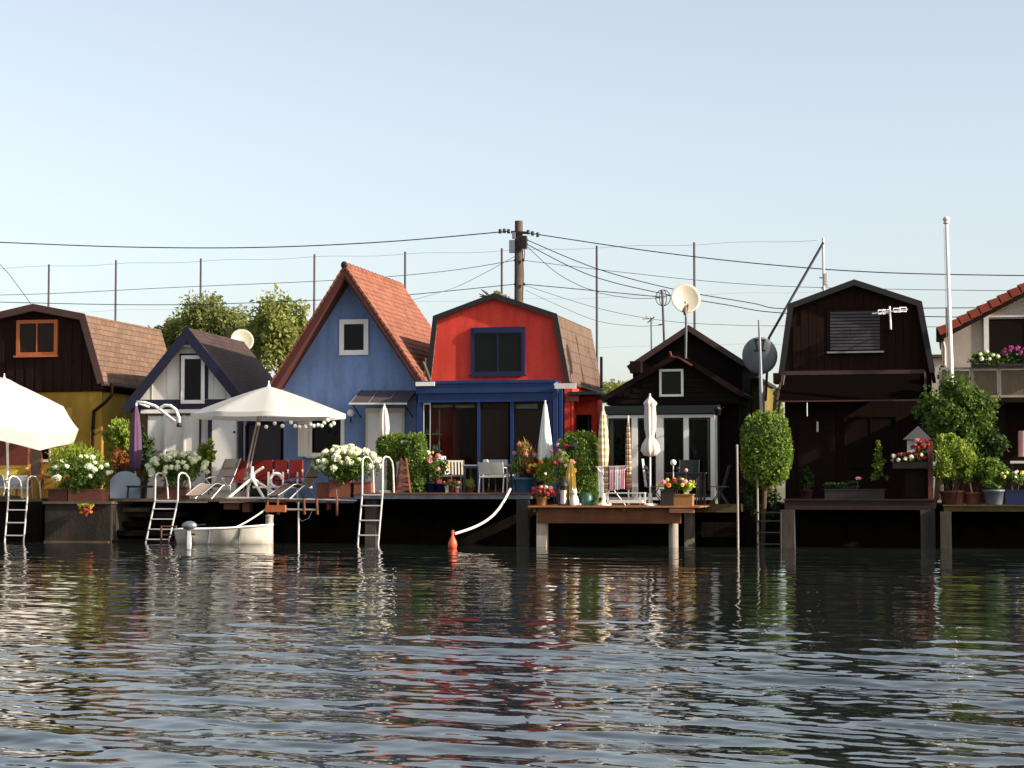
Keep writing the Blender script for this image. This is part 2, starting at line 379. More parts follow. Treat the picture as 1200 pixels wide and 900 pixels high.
# water: one sheet, finely divided where it is near, flat beyond
def build_water():
    ys = [-49.0]; dy = 0.014
    while ys[-1] < -0.6:
        ys.append(ys[-1] + dy); dy = min(0.085, 0.014 + (max(ys[-1], -41) + 41) * 0.0030) if ys[-1] > -42 else 0.12
    rows = np.array([-900, -300, -120, -70, -55] + ys)
    ncol = 560; u = np.linspace(-1, 1, ncol)
    xs = []
    for y in rows:
        d = max(1.0, y - CAMP.y) if y > -50 else 3
        xc = -d * math.tan(YAW); hw = d * 0.30 + 1.6
        xs.append(np.concatenate([[-900, -200, -70, xc - hw - 6], xc + u * hw, [xc + hw + 6, 70, 200, 900]]))
    Xg = np.array(xs); Yg = np.repeat(rows[:, None], Xg.shape[1], 1)
    fade = np.clip((Yg + 50) / 2.0, 0, 1); col = np.ones(Xg.shape[1]); col[:4] = 0; col[-4:] = 0; fade = fade * col[None, :]
    nr = np.random.RandomState(7); Z = np.zeros_like(Xg)
    n = 64
    for i in range(n):
        lam = 0.15 * (2.6 / 0.15) ** ((i + nr.rand()) / n)
        th = R(78) + nr.normal() * (0.60 if lam < .5 else .36)                    # wind waves running mostly along the view
        k = 2 * math.pi / lam; slope = 0.0125 if lam < 0.40 else (0.0150 if lam < 1.3 else 0.0065)
        warp = 0.5 * np.sin(Xg * 0.31 + i) + 0.4 * np.sin(Yg * 0.23 + 2 * i)
        ph = k * (Xg * math.cos(th) + Yg * math.sin(th)) + nr.rand() * 6.28 + warp
        Z += slope / k * (0.62 * np.sin(ph) - 0.9 * np.sqrt(np.sin(ph / 2) ** 2 + 0.01) if lam > .25 else np.sin(ph))
    patch = 0.85 + 0.30 * np.sin(Xg * 0.21 + 1.3 * np.sin(Yg * 0.17)) * np.sin(Yg * 0.29 + 1.1 * np.sin(Xg * 0.13))
    calm = 0.66 + 0.95 * np.clip((-Yg - 28.5) / 6, 0, 1) ** 1.4 - 0.25 * np.clip((-Yg - 36) / 5, 0, 1)
    Z = Z * fade * patch * calm
    nrw, nc = Xg.shape
    co = np.stack([Xg, Yg, Z], -1).reshape(-1, 3).astype(np.float32)
    idx = np.arange(nrw * nc).reshape(nrw, nc)
    q = np.stack([idx[:-1, :-1], idx[:-1, 1:], idx[1:, 1:], idx[1:, :-1]], -1).reshape(-1, 4).astype(np.int32)
    me = bpy.data.meshes.new('water'); me.vertices.add(len(co)); me.vertices.foreach_set('co', co.ravel())
    me.loops.add(q.size); me.loops.foreach_set('vertex_index', q.ravel())
    me.polygons.add(len(q)); me.polygons.foreach_set('loop_start', np.arange(len(q), dtype=np.int32) * 4)
    me.polygons.foreach_set('use_smooth', np.ones(len(q), dtype=bool)); me.update(calc_edges=True)
    m = bpy.data.materials.new('water'); m.use_nodes = True; nt = m.node_tree; b = nt.nodes['Principled BSDF']
    b.inputs['Base Color'].default_value = (0.013, 0.017, 0.014, 1); b.inputs['Roughness'].default_value = 0.02
    b.inputs['IOR'].default_value = 1.333; b.inputs['Specular IOR Level'].default_value = 0.5
    tc = nt.nodes.new('ShaderNodeTexCoord'); mp = nt.nodes.new('ShaderNodeMapping'); mp.inputs['Scale'].default_value = (1, 2.0, 1)
    nz = nt.nodes.new('ShaderNodeTexNoise'); nz.inputs['Scale'].default_value = 5.0; nz.inputs['Detail'].default_value = 3
    bp = nt.nodes.new('ShaderNodeBump'); bp.inputs['Strength'].default_value = 0.12; bp.inputs['Distance'].default_value = 0.01
    nt.links.new(tc.outputs['Object'], mp.inputs[0]); nt.links.new(mp.outputs[0], nz.inputs[0]); nt.links.new(nz.outputs[0], bp.inputs['Height']); nt.links.new(bp.outputs[0], b.inputs['Normal'])
    me.materials.append(m); o = bpy.data.objects.new('water', me); C.objects.link(o); return structure(o)
build_water()
g = MB(); g.add([(-2500, -0.7, 0.98), (2500, -0.7, 0.98), (2500, 4000, 0.98), (-2500, 4000, 0.98)], [(0, 1, 2, 3)])
structure(g.build('ground', 'grass_ground', origin=(0, 0, 0)))
g = MB(); g.add([(-900, -900, -2.2), (900, -900, -2.2), (900, 3, -2.2), (-900, 3, -2.2)], [(0, 1, 2, 3)])
structure(g.build('riverbed', 'dark_concrete', origin=(0, 0, 0)))
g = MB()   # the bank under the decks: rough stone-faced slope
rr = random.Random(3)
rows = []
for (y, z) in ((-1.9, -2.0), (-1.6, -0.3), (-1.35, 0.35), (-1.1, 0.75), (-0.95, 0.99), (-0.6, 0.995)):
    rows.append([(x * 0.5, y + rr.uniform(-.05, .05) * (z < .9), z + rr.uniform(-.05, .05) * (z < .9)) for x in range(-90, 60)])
g.sheet(rows); structure(g.build('embankment', 'dark_concrete', origin=(0, 0, 0)))

# ================================================================== HOUSES
def interp(prof, x):
    for (a, b) in zip(prof, prof[1:]):
        if a[0] <= x <= b[0]: return a[1] + (b[1] - a[1]) * (x - a[0]) / (b[0] - a[0] + 1e-9)
    return prof[0][1] if x < prof[0][0] else prof[-1][1]
def inset(prof, t):
    """mitred inner line of a roof profile running left eave -> ridge -> right eave"""
    out = []; n = len(prof)
    nm = []
    for a, b in zip(prof, prof[1:]):
        dx, dz = b[0]-a[0], b[1]-a[1]; l = math.hypot(dx, dz); nm.append((dz/l, -dx/l))     # pointing inwards / down
    for i in range(n):
        if i == 0: nx, nz = nm[0]; k = 1
        elif i == n-1: nx, nz = nm[-1]; k = 1
        else:
            nx, nz = nm[i-1][0]+nm[i][0], nm[i-1][1]+nm[i][1]; l = math.hypot(nx, nz); nx /= l; nz /= l; k = 1/max(.3, nx*nm[i][0]+nz*nm[i][1])
        out.append((prof[i][0]+nx*t*k, prof[i][1]+nz*t*k))
    return out
def roof(parent, prof, y0, y1, t, material, edge_mat, edge_h=0.14, edge_out=0.03, edge_skip=()):
    inn = inset(prof, t); mb = MB(); v0 = 0.0
    for i, (a, b) in enumerate(zip(prof, prof[1:])):
        l = math.hypot(b[0]-a[0], b[1]-a[1]); ia, ib = inn[i], inn[i+1]; k = len(mb.f)
        mb.add([(a[0],y0,a[1]),(b[0],y0,b[1]),(b[0],y1,b[1]),(a[0],y1,a[1]),(ia[0],y0,ia[1]),(ib[0],y0,ib[1]),(ib[0],y1,ib[1]),(ia[0],y1,ia[1])],
               [(0,1,2,3),(7,6,5,4),(4,5,1,0),(3,2,6,7)] + ([(4,0,3,7)] if i == 0 else []) + ([(1,5,6,2)] if i == len(prof)-2 else []))
        mb.uv[k] = [(y0, -v0), (y0, -v0-l), (y1, -v0-l), (y1, -v0)]; v0 += l
    r_ = mb.build('roof', material, parent)
    e = inset(prof, edge_h); po = inset(prof, -0.025)
    for i in range(len(prof)-1):
        if i in edge_skip: continue
        m2 = MB(); m2.prism([e[i], e[i+1], po[i+1], po[i]], y0-edge_out, y0-0.002); m2.build('bargeboard', edge_mat, r_)
    return r_
def body(parent, prof, xl, xr, zb, yf, yb, wallmat, t=0.14, zt=None, name='wall'):
    inn = inset(prof, t+0.004); pts = [(xl, zb), (xr, zb), (xr, interp(inn, xr))] + [p for p in reversed(inn) if xl < p[0] < xr] + [(xl, interp(inn, xl))]
    return MB().prism(pts, yf, yb).build(name, wallmat, parent)
def window(parent, px0, py0, px1, py1, Y, fw=0.07, fmat='white_paint', proud=0.05, nx=1, ny=1, gmat='window_glass', sill=None, back='room_dark', name='window', reveal=0.12, head=0):
    """a framed opening standing proud of a wall whose face is at Y"""
    a = at(px0, py1, Y); b = at(px1, py0, Y); x0, x1, z0, z1 = a.x, b.x, a.z, b.z
    yf = Y - proud; yb = Y - 0.003; mb = MB()
    hh = head or fw
    mb.box(x0, x0+fw, yf, yb, z0, z1); mb.box(x1-fw, x1, yf, yb, z0, z1); mb.box(x0+fw, x1-fw, yf, yb, z0, z0+fw); mb.box(x0+fw, x1-fw, yf-(0.03 if head else 0), yb, z1-hh, z1)
    w = mb.build(name, fmat, parent)
    ix0, ix1, iz0, iz1 = x0+fw, x1-fw, z0+fw, z1-hh; b_ = 0.035
    MB().box(ix0, ix1, Y-0.012, Y-0.004, iz0, iz1).build('backing', back, w)
    for i in range(nx):
        for j in range(ny):
            ux0 = ix0+(ix1-ix0)*i/nx + (b_/2 if i else 0); ux1 = ix0+(ix1-ix0)*(i+1)/nx - (b_/2 if i < nx-1 else 0)
            uz0 = iz0+(iz1-iz0)*j/ny + (b_/2 if j else 0); uz1 = iz0+(iz1-iz0)*(j+1)/ny - (b_/2 if j < ny-1 else 0)
            MB().box(ux0, ux1, Y-proud+0.018, Y-proud+0.024, uz0, uz1).build('pane', gmat, w)
        if i: MB().box(ix0+(ix1-ix0)*i/nx-b_/2+.001, ix0+(ix1-ix0)*i/nx+b_/2-.001, yf+.006, yb-.012, iz0+.001, iz1-.001).build('mullion', fmat, w)
    if sill: MB().box(x0-.05, x1+.05, yf-.06, yf-.002, z0-.04, z0+.012).build('sill', sill, w)
    return w
def W2(px, py, Y): p = at(px, py, Y); return (p.x, p.z)
def gutter(parent, x, y0, y1, z, r=0.05, m='roof_edge_brown'):
    return MB().tube([(x, y0, z), (x, y1, z-.03)], r, 8).build('gutter', m, parent)

GZ = 0.985
# ---------------------------------------------------------------- 1 brown gambrel house with yellow ground floor
ap = W2(39, 357, -.25); rb = W2(99, 368.5, -.25); rf = W2(121, 448, -.25)
prof = [(2*ap[0]-rf[0], rf[1]), (2*ap[0]-rb[0], rb[1]), ap, rb, rf]
X0, X1 = 2*ap[0]-rf[0]+.25, ax(119, 0)
h = thing('gambrel_house', 'dark brown gambrel-roofed house with orange-framed gable window above yellow wall', 'house', (X0, 0, GZ))
roof(h, prof, -.25, 5.1, .14, 'shingle_tan', 'roof_edge_brown', .17)
zy = az(459, 0, 80)
body(h, prof, X0, X1, zy, 0, 4.9, 'brown_cladding')
MB().box(X0+.12, ax(117,0), .06, 4.85, GZ, zy-.002).build('lower_wall', 'yellow_stucco', h)
w = window(h, 20, 374.5, 68.5, 417.5, 0, .10, 'orange_wood', .07, 2, 1, 'door_glass', 'orange_wood', 'room_brown')
for k in range(13):                                   # vertical cladding boards, slightly proud
    x = X0+.1+k*(X1-X0-.2)/12.5; MB().box(x, x+.20, -.022, -.003, zy+.01, interp(inset(prof,.16), x+.1)-.12).build('board_or_sun_patch', 'brown_cladding', h) if not (at(13,400,0).x < x+.2 and x < at(72,400,0).x) else (
        MB().box(x, x+.20, -.022, -.003, zy+.01, az(421,0,40)).build('board_or_sun_patch', 'brown_cladding', h),
        MB().box(x, x+.20, -.022, -.003, az(371,0,40), interp(inset(prof,.16), x+.1)-.12).build('board_or_sun_patch', 'brown_cladding', h))
gx, gz = rf[0]-.02, rf[1]-.02
gutter(h, gx+.03, -.3, 5.1, gz-.03, .055)
MB().box(gx-.28, gx-.05, -.2, 5.0, gz-.16, gz-.08).build('soffit', 'dark_brown_paint', h)
p0 = at(131, 449, -.1); q0 = at(131, 463, -.1); q1 = at(124, 471, .05); q2 = at(110, 482, .0); q3 = at(109, 500, .0); q4 = at(107, 575, 0)
MB().tube([p0, q0, q1, q2, q3, q4], .045, 8).build('downpipe', 'dark_brown_paint', h)
# lower left: red-brown boarded bay with a grey window
MB().box(X0+.1, ax(33,-.5), -.55, .055, az(545,-.5,20), az(497,-.5,20)).build('bay_wall', 'red_brown_board', h)
MB().box(X0+.1, ax(33,-.5), -.55, .055, GZ, az(545,-.5,20)-.003).build('bay_base', 'yellow_stucco', h)
window(h, 35, 508, 60, 540, .06, .04, 'offwhite_paint', .05, 2, 1, sill='stone_white')

# ---------------------------------------------------------------- 2 white A-frame with navy trim
ap = W2(217, 383.5, -.3); rf = W2(291, 478, -.3); prof = [(2*ap[0]-rf[0], rf[1]), ap, rf]
X0, X1 = ax(158, 0), ax(279, 0)
h = thing('a_frame_house', 'small white A-frame house with navy bargeboards and tall gable window', 'house', (X0, 0, GZ))
roof(h, prof, -.3, 4.9, .10, 'shingle_dark', 'navy_paint', .24)
inn = inset(prof, .11); zl = az(468, 0, 220)
xa = prof[0][0] + .25
pts = [(ap[0]+(xa-ap[0])*.99, zl), (2*ap[0]-xa, zl), (ap[0], inn[1][1])]
body(h, prof, prof[0][0]+.22, prof[-1][0]-.22, az(476, 0, 220), 0, 4.8, 'white_boards', .10, name='gable_wall')
MB().box(X0+.3, X1-.02, .1, 4.7, GZ, az(479,0,220)).build('lower_wall', 'white_boards', h)
c_ = W2(217, 405, -.12); MB().box(c_[0]-.36, c_[0]+.36, -.16, -.10, c_[1]-.03, c_[1]+.03).build('collar_beam', 'white_paint', h)
MB().box(ax(159,-.04), ax(277,-.04), -.06, -.004, az(479,0,220), az(468,0,220)).build('trim_band', 'navy_paint', h)
MB().box(ax(164,-.04), ax(280,-.04), -.07, .095, az(484,0,220), az(479.6,0,220)).build('trim_board', 'white_paint', h)
MB().box(ax(208.4,0), ax(241,0), -.03, -.003, az(467.4,0,220), az(414,0,220)).build('window_surround', 'navy_paint', h)
window(h, 211, 416, 238.5, 473, -.062, .10, 'white_paint', .05)
for x in (178, 195, 248, 262):                        # joints of the gable boards
    p = at(x, 440, 0); zt = interp(inn, p.x)-.05
    if zt > zl+.1: MB().box(p.x-.012, p.x+.012, -.014, -.003, zl+.01, zt).build('batten', 'offwhite_paint', h)
f = MB(); f.pbox(172, 487, 232, 529, .02, .098); f.build('shutter_panel', 'white_boards', h)
for x in (171, 191.5, 214, 232.5): MB().pbox(x-1.3, 486, x+1.3, 545, -.03, .018).build('post', 'offwhite_paint' if x not in (171, 232.5) else 'dark_metal', h)
MB().pbox(171, 484.6, 283, 486.6, -.03, .018).build('rail', 'dark_metal', h)
MB().pbox(241, 487, 245, 575, .0, .098).build('door_jamb', 'navy_paint', h)
d = MB().pbox(246, 487, 275, 575, .04, .098).build('door', 'white_paint', h); MB().ball(at(272, 506, .02), .035, 8, 5).build('handle', 'black_plastic', d)
MB().pbox(276, 480, 281.5, 575, .0, .098).build('door_jamb', 'navy_paint', h)
# it stands at a slight angle to its neighbours
h.rotation_euler.z = R(3.5)
# satellite dish at the back of its roof
d = thing('satellite_dish', 'white satellite dish on the ridge behind the A-frame roof', 'satellite dish', at(281, 412, 5.6))
def dish(parent, c, r, direction, m, depth=.16):
    dr = Vector(direction).normalized(); q = Vector((0,0,1)).rotation_difference(dr); mb = MB(); rings = 6; seg = 28
    vs = []
    for side in (0, 1):
        for i in range(rings+1):
            rr_ = r*i/rings
            for k in range(seg):
                a = 2*math.pi*k/seg; z = depth*(rr_/r)**2*r/.5*.8 - side*.012
                vs.append(Vector(c) + q @ Vector((rr_*math.cos(a), rr_*math.sin(a)*1.06, z)))
    o_ = (rings+1)*seg
    fs = [(i*seg+k, i*seg+(k+1)%seg, (i+1)*seg+(k+1)%seg, (i+1)*seg+k) for i in range(rings) for k in range(seg)]
    fs += [(o_+(i+1)*seg+k, o_+(i+1)*seg+(k+1)%seg, o_+i*seg+(k+1)%seg, o_+i*seg+k) for i in range(rings) for k in range(seg)]
    fs += [(rings*seg+k, rings*seg+(k+1)%seg, o_+rings*seg+(k+1)%seg, o_+rings*seg+k) for k in range(seg)]
    mb.add(vs, fs, True); mb.build('dish', m, parent); return q
c_ = at(283, 400, 5.3); dish(d, c_, .36, (.55, -.75, .35), 'dish_cream')
MB().tube([c_+Vector((0,.05,0)), c_+Vector((.0,.25,-.1)), c_+Vector((0,.28,-3.4))], .03).build('mast', 'grey_metal', d)
MB().tube([c_+Vector((0,0,-.3)), c_+Vector((.25,-.4,-.05))], .015, 6).build('receiver_arm', 'grey_metal', d)

# ---------------------------------------------------------------- 3 blue house with a steep orange tile roof
YF = -.6
prof = [W2(317, 450, YF), W2(404, 311.5, YF), W2(497, 449, YF)]
X0, X1 = ax(332, 0), ax(487.5, 0)
h = thing('blue_tiled_house', 'bright blue house with steep orange tiled roof and small white attic window', 'house', (X0, 0, GZ))
inn = inset(prof, .19)
rf_ = MB()
for i in (0, 1):
    a, b = prof[i], prof[i+1]; ia, ib = inn[i], inn[i+1]
    rf_.add([(a[0],YF,a[1]),(b[0],YF,b[1]),(b[0],5,b[1]),(a[0],5,a[1]),(ia[0],YF,ia[1]),(ib[0],YF,ib[1]),(ib[0],5,ib[1]),(ia[0],5,ia[1])],
            [(0,1,2,3),(7,6,5,4),(4,5,1,0),(3,2,6,7)] + ([(4,0,3,7)] if i == 0 else [(1,5,6,2)]))
rfo = rf_.build('roof', 'verge_red', h)
pts = [(X0, GZ), (X1, GZ), (X1, interp(inn, X1)), inn[1], (X0, interp(inn, X0))]
MB().prism(pts, 0, 4.8).build('wall', 'blue_stucco', h)
rt = random.Random(5)
tl = MB(); nrow, ncol = 22, 30; tiles_y = [YF-.03+(5.06-YF)*k/ncol for k in range(ncol+1)]
for side, (a, b) in enumerate(((prof[1], prof[0]), (prof[1], prof[2]))):
    dx, dz = b[0]-a[0], b[1]-a[1]; L_ = math.hypot(dx, dz)+.05; ux, uz = dx/L_, dz/L_; nx, nz = (-uz, ux) if side == 1 else (uz, -ux)
    if nz < 0: nx, nz = -nx, -nz
    for r_ in range(nrow):
        s0 = L_*r_/nrow; s1 = L_*(r_+1)/nrow+.03
        for k in range(ncol):
            y0_, y1_ = tiles_y[k]+.004, tiles_y[k+1]-.004; j = rt.uniform(-.008, .008); e1 = .034+j*.6; e0 = .018+j*.4; ym = (y0_+y1_)/2
            P = lambda s_, e, y: (a[0]+ux*s_+nx*e, y, a[1]+uz*s_+nz*e)
            tl.add([P(s0,e0,y0_), P(s0,e0+.02,ym), P(s0,e0,y1_), P(s1,e1,y0_), P(s1,e1+.024,ym), P(s1,e1,y1_), P(s1,.0,y0_), P(s1,.0,y1_)],
                   [(0,1,4,3),(1,2,5,4),(3,4,5,7,6)] if side else [(3,4,1,0),(4,5,2,1),(6,7,5,4,3)])
            if k == 0: tl.add([P(s0,e0,y0_), P(s1,e1,y0_), P(s1,-.03,y0_), P(s0,-.03,y0_)], [(0,1,2,3)])
tl.build('roof_tiles', 'tile_orange', h, kind='stuff')
rid = MB()
for k in range(16):
    y0_ = YF-.05+k*.345; rid.tube([(prof[1][0], y0_, prof[1][1]+.012), (prof[1][0], y0_+.36, prof[1][1]-.002)], [.10, .09], 10)
rid.build('ridge_tiles', 'tile_orange', h, kind='stuff')
MB().ball((prof[1][0], YF-.06, prof[1][1]+.03), .09, 10, 7, (1,.35,1)).build('ridge_cap', 'roof_edge_dark', h)
for i in (0, 1):
    e_ = inset(prof, .15); o_ = inset(prof, .01); MB().prism([e_[i], e_[i+1], o_[i+1], o_[i]], YF-.02, YF-.003).build('bargeboard', 'verge_red', rfo)
window(h, 398.3, 374, 432.3, 416.3, 0, .13, 'white_paint', .06)
window(h, 362, 487, 404, 535, 0, .10, 'white_paint', .05, 1, 1, sill='stone_white')
MB().pbox(349, 489, 361, 535, -.30, -.27).build('shutter', 'offwhite_paint', h)
d = MB().pbox(428, 478, 474, 582, -.05, -.003).build('door', 'offwhite_paint', h)
for (u0, v0_, u1, v1) in ((431, 484, 449, 530), (452, 484, 471, 530), (431, 534, 449, 578), (452, 534, 471, 578)): MB().pbox(u0, v0_, u1, v1, -.062, -.052).build('door_panel', 'white_paint', d)
aw = thing('door_awning', 'brown translucent sheet awning over the blue house door', 'awning', (ax(443,-.4), 0, az(475,-.5,443)))
a, b = at(409, 473, -.85), at(477, 473, -.85); c_, d_ = at(418, 458.5, -.01), at(484, 458.5, -.01)
c_.x, d_.x = a.x+.05, b.x+.05
s_ = MB().add([a, b, d_, c_, a+Vector((0,0,.02)), b+Vector((0,0,.02)), d_+Vector((0,0,.02)), c_+Vector((0,0,.02))], [(3,2,1,0),(4,5,6,7),(0,1,5,4),(1,2,6,5),(2,3,7,6),(3,0,4,7)]).build('awning_sheet', 'brown_polycarbonate', aw)
MB().bar(a+Vector((0,-.01,.0)), b+Vector((0,-.01,.0)), .03, .05).build('front_rail', 'offwhite_paint', aw)
for t_ in (0.02, .33, .66, .98):
    MB().bar(a.lerp(b, t_)+Vector((0,0,.035)), c_.lerp(d_, t_)+Vector((0,0,.035)), .02, .02).build('rib', 'grey_metal', aw)
for t_ in (.05, .95): MB().bar(a.lerp(b, t_)+Vector((0,.05,-.02)), Vector((a.lerp(b,t_).x, -.01, a.z-.35)), .025, .025).build('bracket', 'dark_metal', aw)
lp = thing('globe_lamp', 'white globe wall lamp beside the blue house door', 'lamp', at(411, 492, -.1))
MB().ball(at(411, 484, -.2), .10, 14, 10).build('globe', 'plaster_lamp', lp); MB().tube([at(411,489,-.2), at(411,493,-.18), at(411,495,-.01)], .02, 6).build('bracket', 'dark_metal', lp)

# navy shed in the gap between white and blue houses
h = thing('garden_shed', 'dark navy lean-to shed between the white and blue houses', 'shed', (ax(300,.8), .8, GZ))
MB().pbox(283, 488, 330, 580, .8, 3.5).build('wall', 'navy_paint', h)
MB().pbox(281, 484, 331, 487.7, .5, 3.6).build('roof', 'roof_edge_dark', h)
fr = MB(); pts_ = [at(287.5, 578, .7), at(287.5, 505, .7), at(288.5, 500, .7), at(292, 496.5, .7), at(300, 494.5, .7), at(328, 494, .7)]; fr.tube(pts_, .05, 8); fr.build('door_frame', 'window_blue_paint', h)
MB().pbox(291, 498, 329, 580, .74, .797).build('door', 'shutter_grey', h)

# ---------------------------------------------------------------- 4 red gambrel house with blue veranda
YF = -.12
prof = [W2(500, 449, YF), W2(508.5, 371, YF), W2(579, 344.5, YF), W2(652, 368.5, YF), W2(667, 449, YF)]
X0, X1 = prof[0][0]+.10, prof[-1][0]-.10
h = thing('red_gambrel_house', 'red gambrel-roofed house with blue veranda and blue-framed upper window', 'house', (X0, 0, GZ))
roof(h, prof, YF, 4.9, .09, 'shingle_beige', 'roof_edge_dark', .11)
zu = az(450, 0, 580)
body(h, prof, X0, X1, zu, 0, 4.8, 'red_stucco', .09, name='upper_wall')
window(h, 552.5, 383, 615.5, 440, 0, .09, 'window_blue_paint', .07, 2, 1, 'window_glass', 'window_blue_paint', 'shutter_grey', head=.16)
MB().tube([(prof[-1][0]+.02, YF, prof[-1][1]-.02), (prof[-1][0]+.02, 4.9, prof[-1][1]-.05)], .05).build('gutter', 'roof_edge_brown', h)
# ground floor: back and side walls round a dark room, glazed front set forward
YV = -.9; xl, xr = ax(489, YV), ax(657, YV)
MB().box(X1-.05, X1+.10, .0, 4.8, GZ, zu-.003).build('side_wall', 'red_stucco', h)
MB().box(X0+.02, X0+.17, .0, 4.8, GZ, zu-.003).build('side_wall', 'red_stucco', h)
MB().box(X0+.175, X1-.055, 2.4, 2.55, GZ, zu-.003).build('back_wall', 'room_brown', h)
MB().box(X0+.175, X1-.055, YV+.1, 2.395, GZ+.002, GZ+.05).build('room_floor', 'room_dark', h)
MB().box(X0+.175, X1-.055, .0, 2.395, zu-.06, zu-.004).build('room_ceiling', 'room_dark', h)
z1, z2 = az(448, YV, 570), az(460.5, YV, 570); z3 = az(471, YV, 570)
v = MB().box(xl-.02, xr-.12, YV-.10, -.003, z2+.002, z1+.02).build('veranda_roof', 'blue_paint', h)
MB().box(xl-.05, xr-.09, YV-.14, YV-.103, z1-.03, z1+.045).build('roof_trim', 'blue_paint', v)
MB().box(xl+.02, xr-.16, YV-.04, YV+.10, z3, z2-.002).build('fascia', 'blue_paint', v)
MB().pbox(487, 447.4, 509, 452.4, YV-.19, YV-.145).build('corner_cap', 'white_paint', v)
MB().pbox(650, 449, 675, 455.5, YV-.19, YV-.145).build('gutter_end', 'offwhite_paint', v)
MB().tube([at(651,450,YV-.1), Vector((at(651,450,YV).x, -.05, at(651,452,YV).z))], .05, 8).build('gutter', 'offwhite_paint', v)
zd = az(577.5, YV, 570)
for (u0, u1) in ((488, 494), (559, 562.5), (598, 602), (642, 647)):
    MB().box(ax(u0,YV), ax(u1,YV), YV, YV+.10, zd-.1, z3-.002).build('veranda_post', 'blue_paint', h)
MB().pbox(648, 456, 653, 583, YV-.09, YV+.02).build('corner_post', 'blue_paint', h)
MB().pbox(655, 456, 659, 530, YV-.02, YV+.06).build('downpipe', 'blue_paint', h)
MB().box(ax(495.2,YV), ax(640.8,YV), YV+.01, YV+.09, zd-.1, zd+.02).build('door_sill', 'blue_paint', h)
for (u0, u1, fm) in ((495.4, 504, 'offwhite_paint'), (504.6, 531, 'window_blue_paint'), (531.6, 558, 'window_blue_paint'), (563, 596.6, 'window_blue_paint'), (603, 640.6, 'window_blue_paint')):
    xa, xb = ax(u0,YV), ax(u1,YV); fw = .022; fm = 'dark_brown_paint' if fm.startswith('window') else fm
    m_ = MB(); m_.box(xa, xa+fw, YV+.03, YV+.07, zd+.022, z3-.004); m_.box(xb-fw, xb, YV+.03, YV+.07, zd+.022, z3-.004); m_.box(xa+fw, xb-fw, YV+.03, YV+.07, z3-.05, z3-.004); m_.box(xa+fw, xb-fw, YV+.03, YV+.07, zd+.022, zd+.10)
    gd = m_.build('glass_door', fm, h); MB().box(xa+fw, xb-fw, YV+.045, YV+.052, zd+.10, z3-.05).build('pane', 'door_glass', gd)
for (u0, u1, v0_, v1, m_) in ((505, 530, 473, 477.5, 'curtain'), (533, 556, 474, 478, 'curtain'), (564, 596, 474, 477, 'room_brown'), (603, 630, 472, 479, 'curtain'), (565, 595, 479, 560, 'room_brown'), (605, 640, 481, 560, 'room_brown')):
    MB().pbox(u0, v0_, u1, v1, YV+.12, YV+.14).build('blind' if v1 < 500 else 'curtain', m_, h)
MB().box(X0-.12, X0+.02, YV+.10, -.002, GZ, z3-.003).build('veranda_side', 'blue_paint', h)
sh = MB()
for k, v0_ in enumerate((508, 528, 545)): sh.pbox(497, v0_, 515, v0_+1.2, YV+.2, YV+.5)
for u in (497, 514): sh.pbox(u, 480, u+1.2, 575, YV+.3, YV+.34)
sh = tag(sh.build('display_shelf', 'offwhite_paint'), 'white shelf of ornaments behind the leftmost veranda pane', 'shelf')
ro = random.Random(8); vm = MB().lathe([(.03,0),(.05,.04),(.045,.1),(.02,.13),(.03,.16)], seg=8)
vmesh = [mesh_of(vm, 'ornament', m_) for m_ in ('canvas_gold', 'stone_white', 'terracotta')]
for k, v0_ in enumerate((508, 528, 545)):
    for u in (499.5, 504, 508.5, 512):
        o = bpy.data.objects.new('ornament', vmesh[ro.randrange(3)]); C.objects.link(o); o.location = at(u, v0_, YV+.35); s_ = ro.uniform(.7, 1.3); o.scale = (s_,)*3
        tag(o, ['first','second','third','fourth'][(499.5,504,508.5,512).index(u)]+' small ornament from the left on the '+['top','middle','lowest'][k]+' shelf behind the veranda glass', 'ornament', 'ornaments on the veranda shelf'); ORIG[o.name] = o.location
MB().tube([(X1+.14, .05, zu-.1), (X1+.14, .05, GZ)], .045).build('downpipe', 'red_stucco', h)
window(h, 673, 486, 693, 520, .9, .05, 'dark_brown_paint', .05)     # on the side return
for c_ in [c for c in bpy.data.objects if c.parent == h and c.name.startswith('window')][-1:]:
    c_.name = 'side_window'
MB().box(X1+.101, ax(700,.9), .9, 1.05, GZ, az(463,.02,685)).build('return_wall', 'red_stucco', h)
MB().box(X1+.08, ax(701,.02), -.12, 3.0, az(462.6,.02,685), az(459,.02,685)).build('lean_to_roof', 'roof_edge_dark', h)
MB().pbox(663, 463.4, 678, 470.5, -.03, -.003).build('board_or_sun_patch', 'terracotta', h)  # no real board: paints the sunlit patch at the top of the side wall
ct = MB(); [ct.pbox(703-u*.6, 418+u*1.8, 706-u*.2, 455, 4.3, 4.35) for u in (0,)]
ct.build('flashing', 'roof_edge_dark', h)
br = MB(); br.bar(at(496,424,-.5), at(504.5,447,-.6), .07, .05); br.bar(at(499,420,-.5), at(497,446,-.3), .04, .04)
tag(br.build('wooden_strut', 'pole_wood'), 'short weathered wooden struts leaning at the corner of the red house', 'strut')

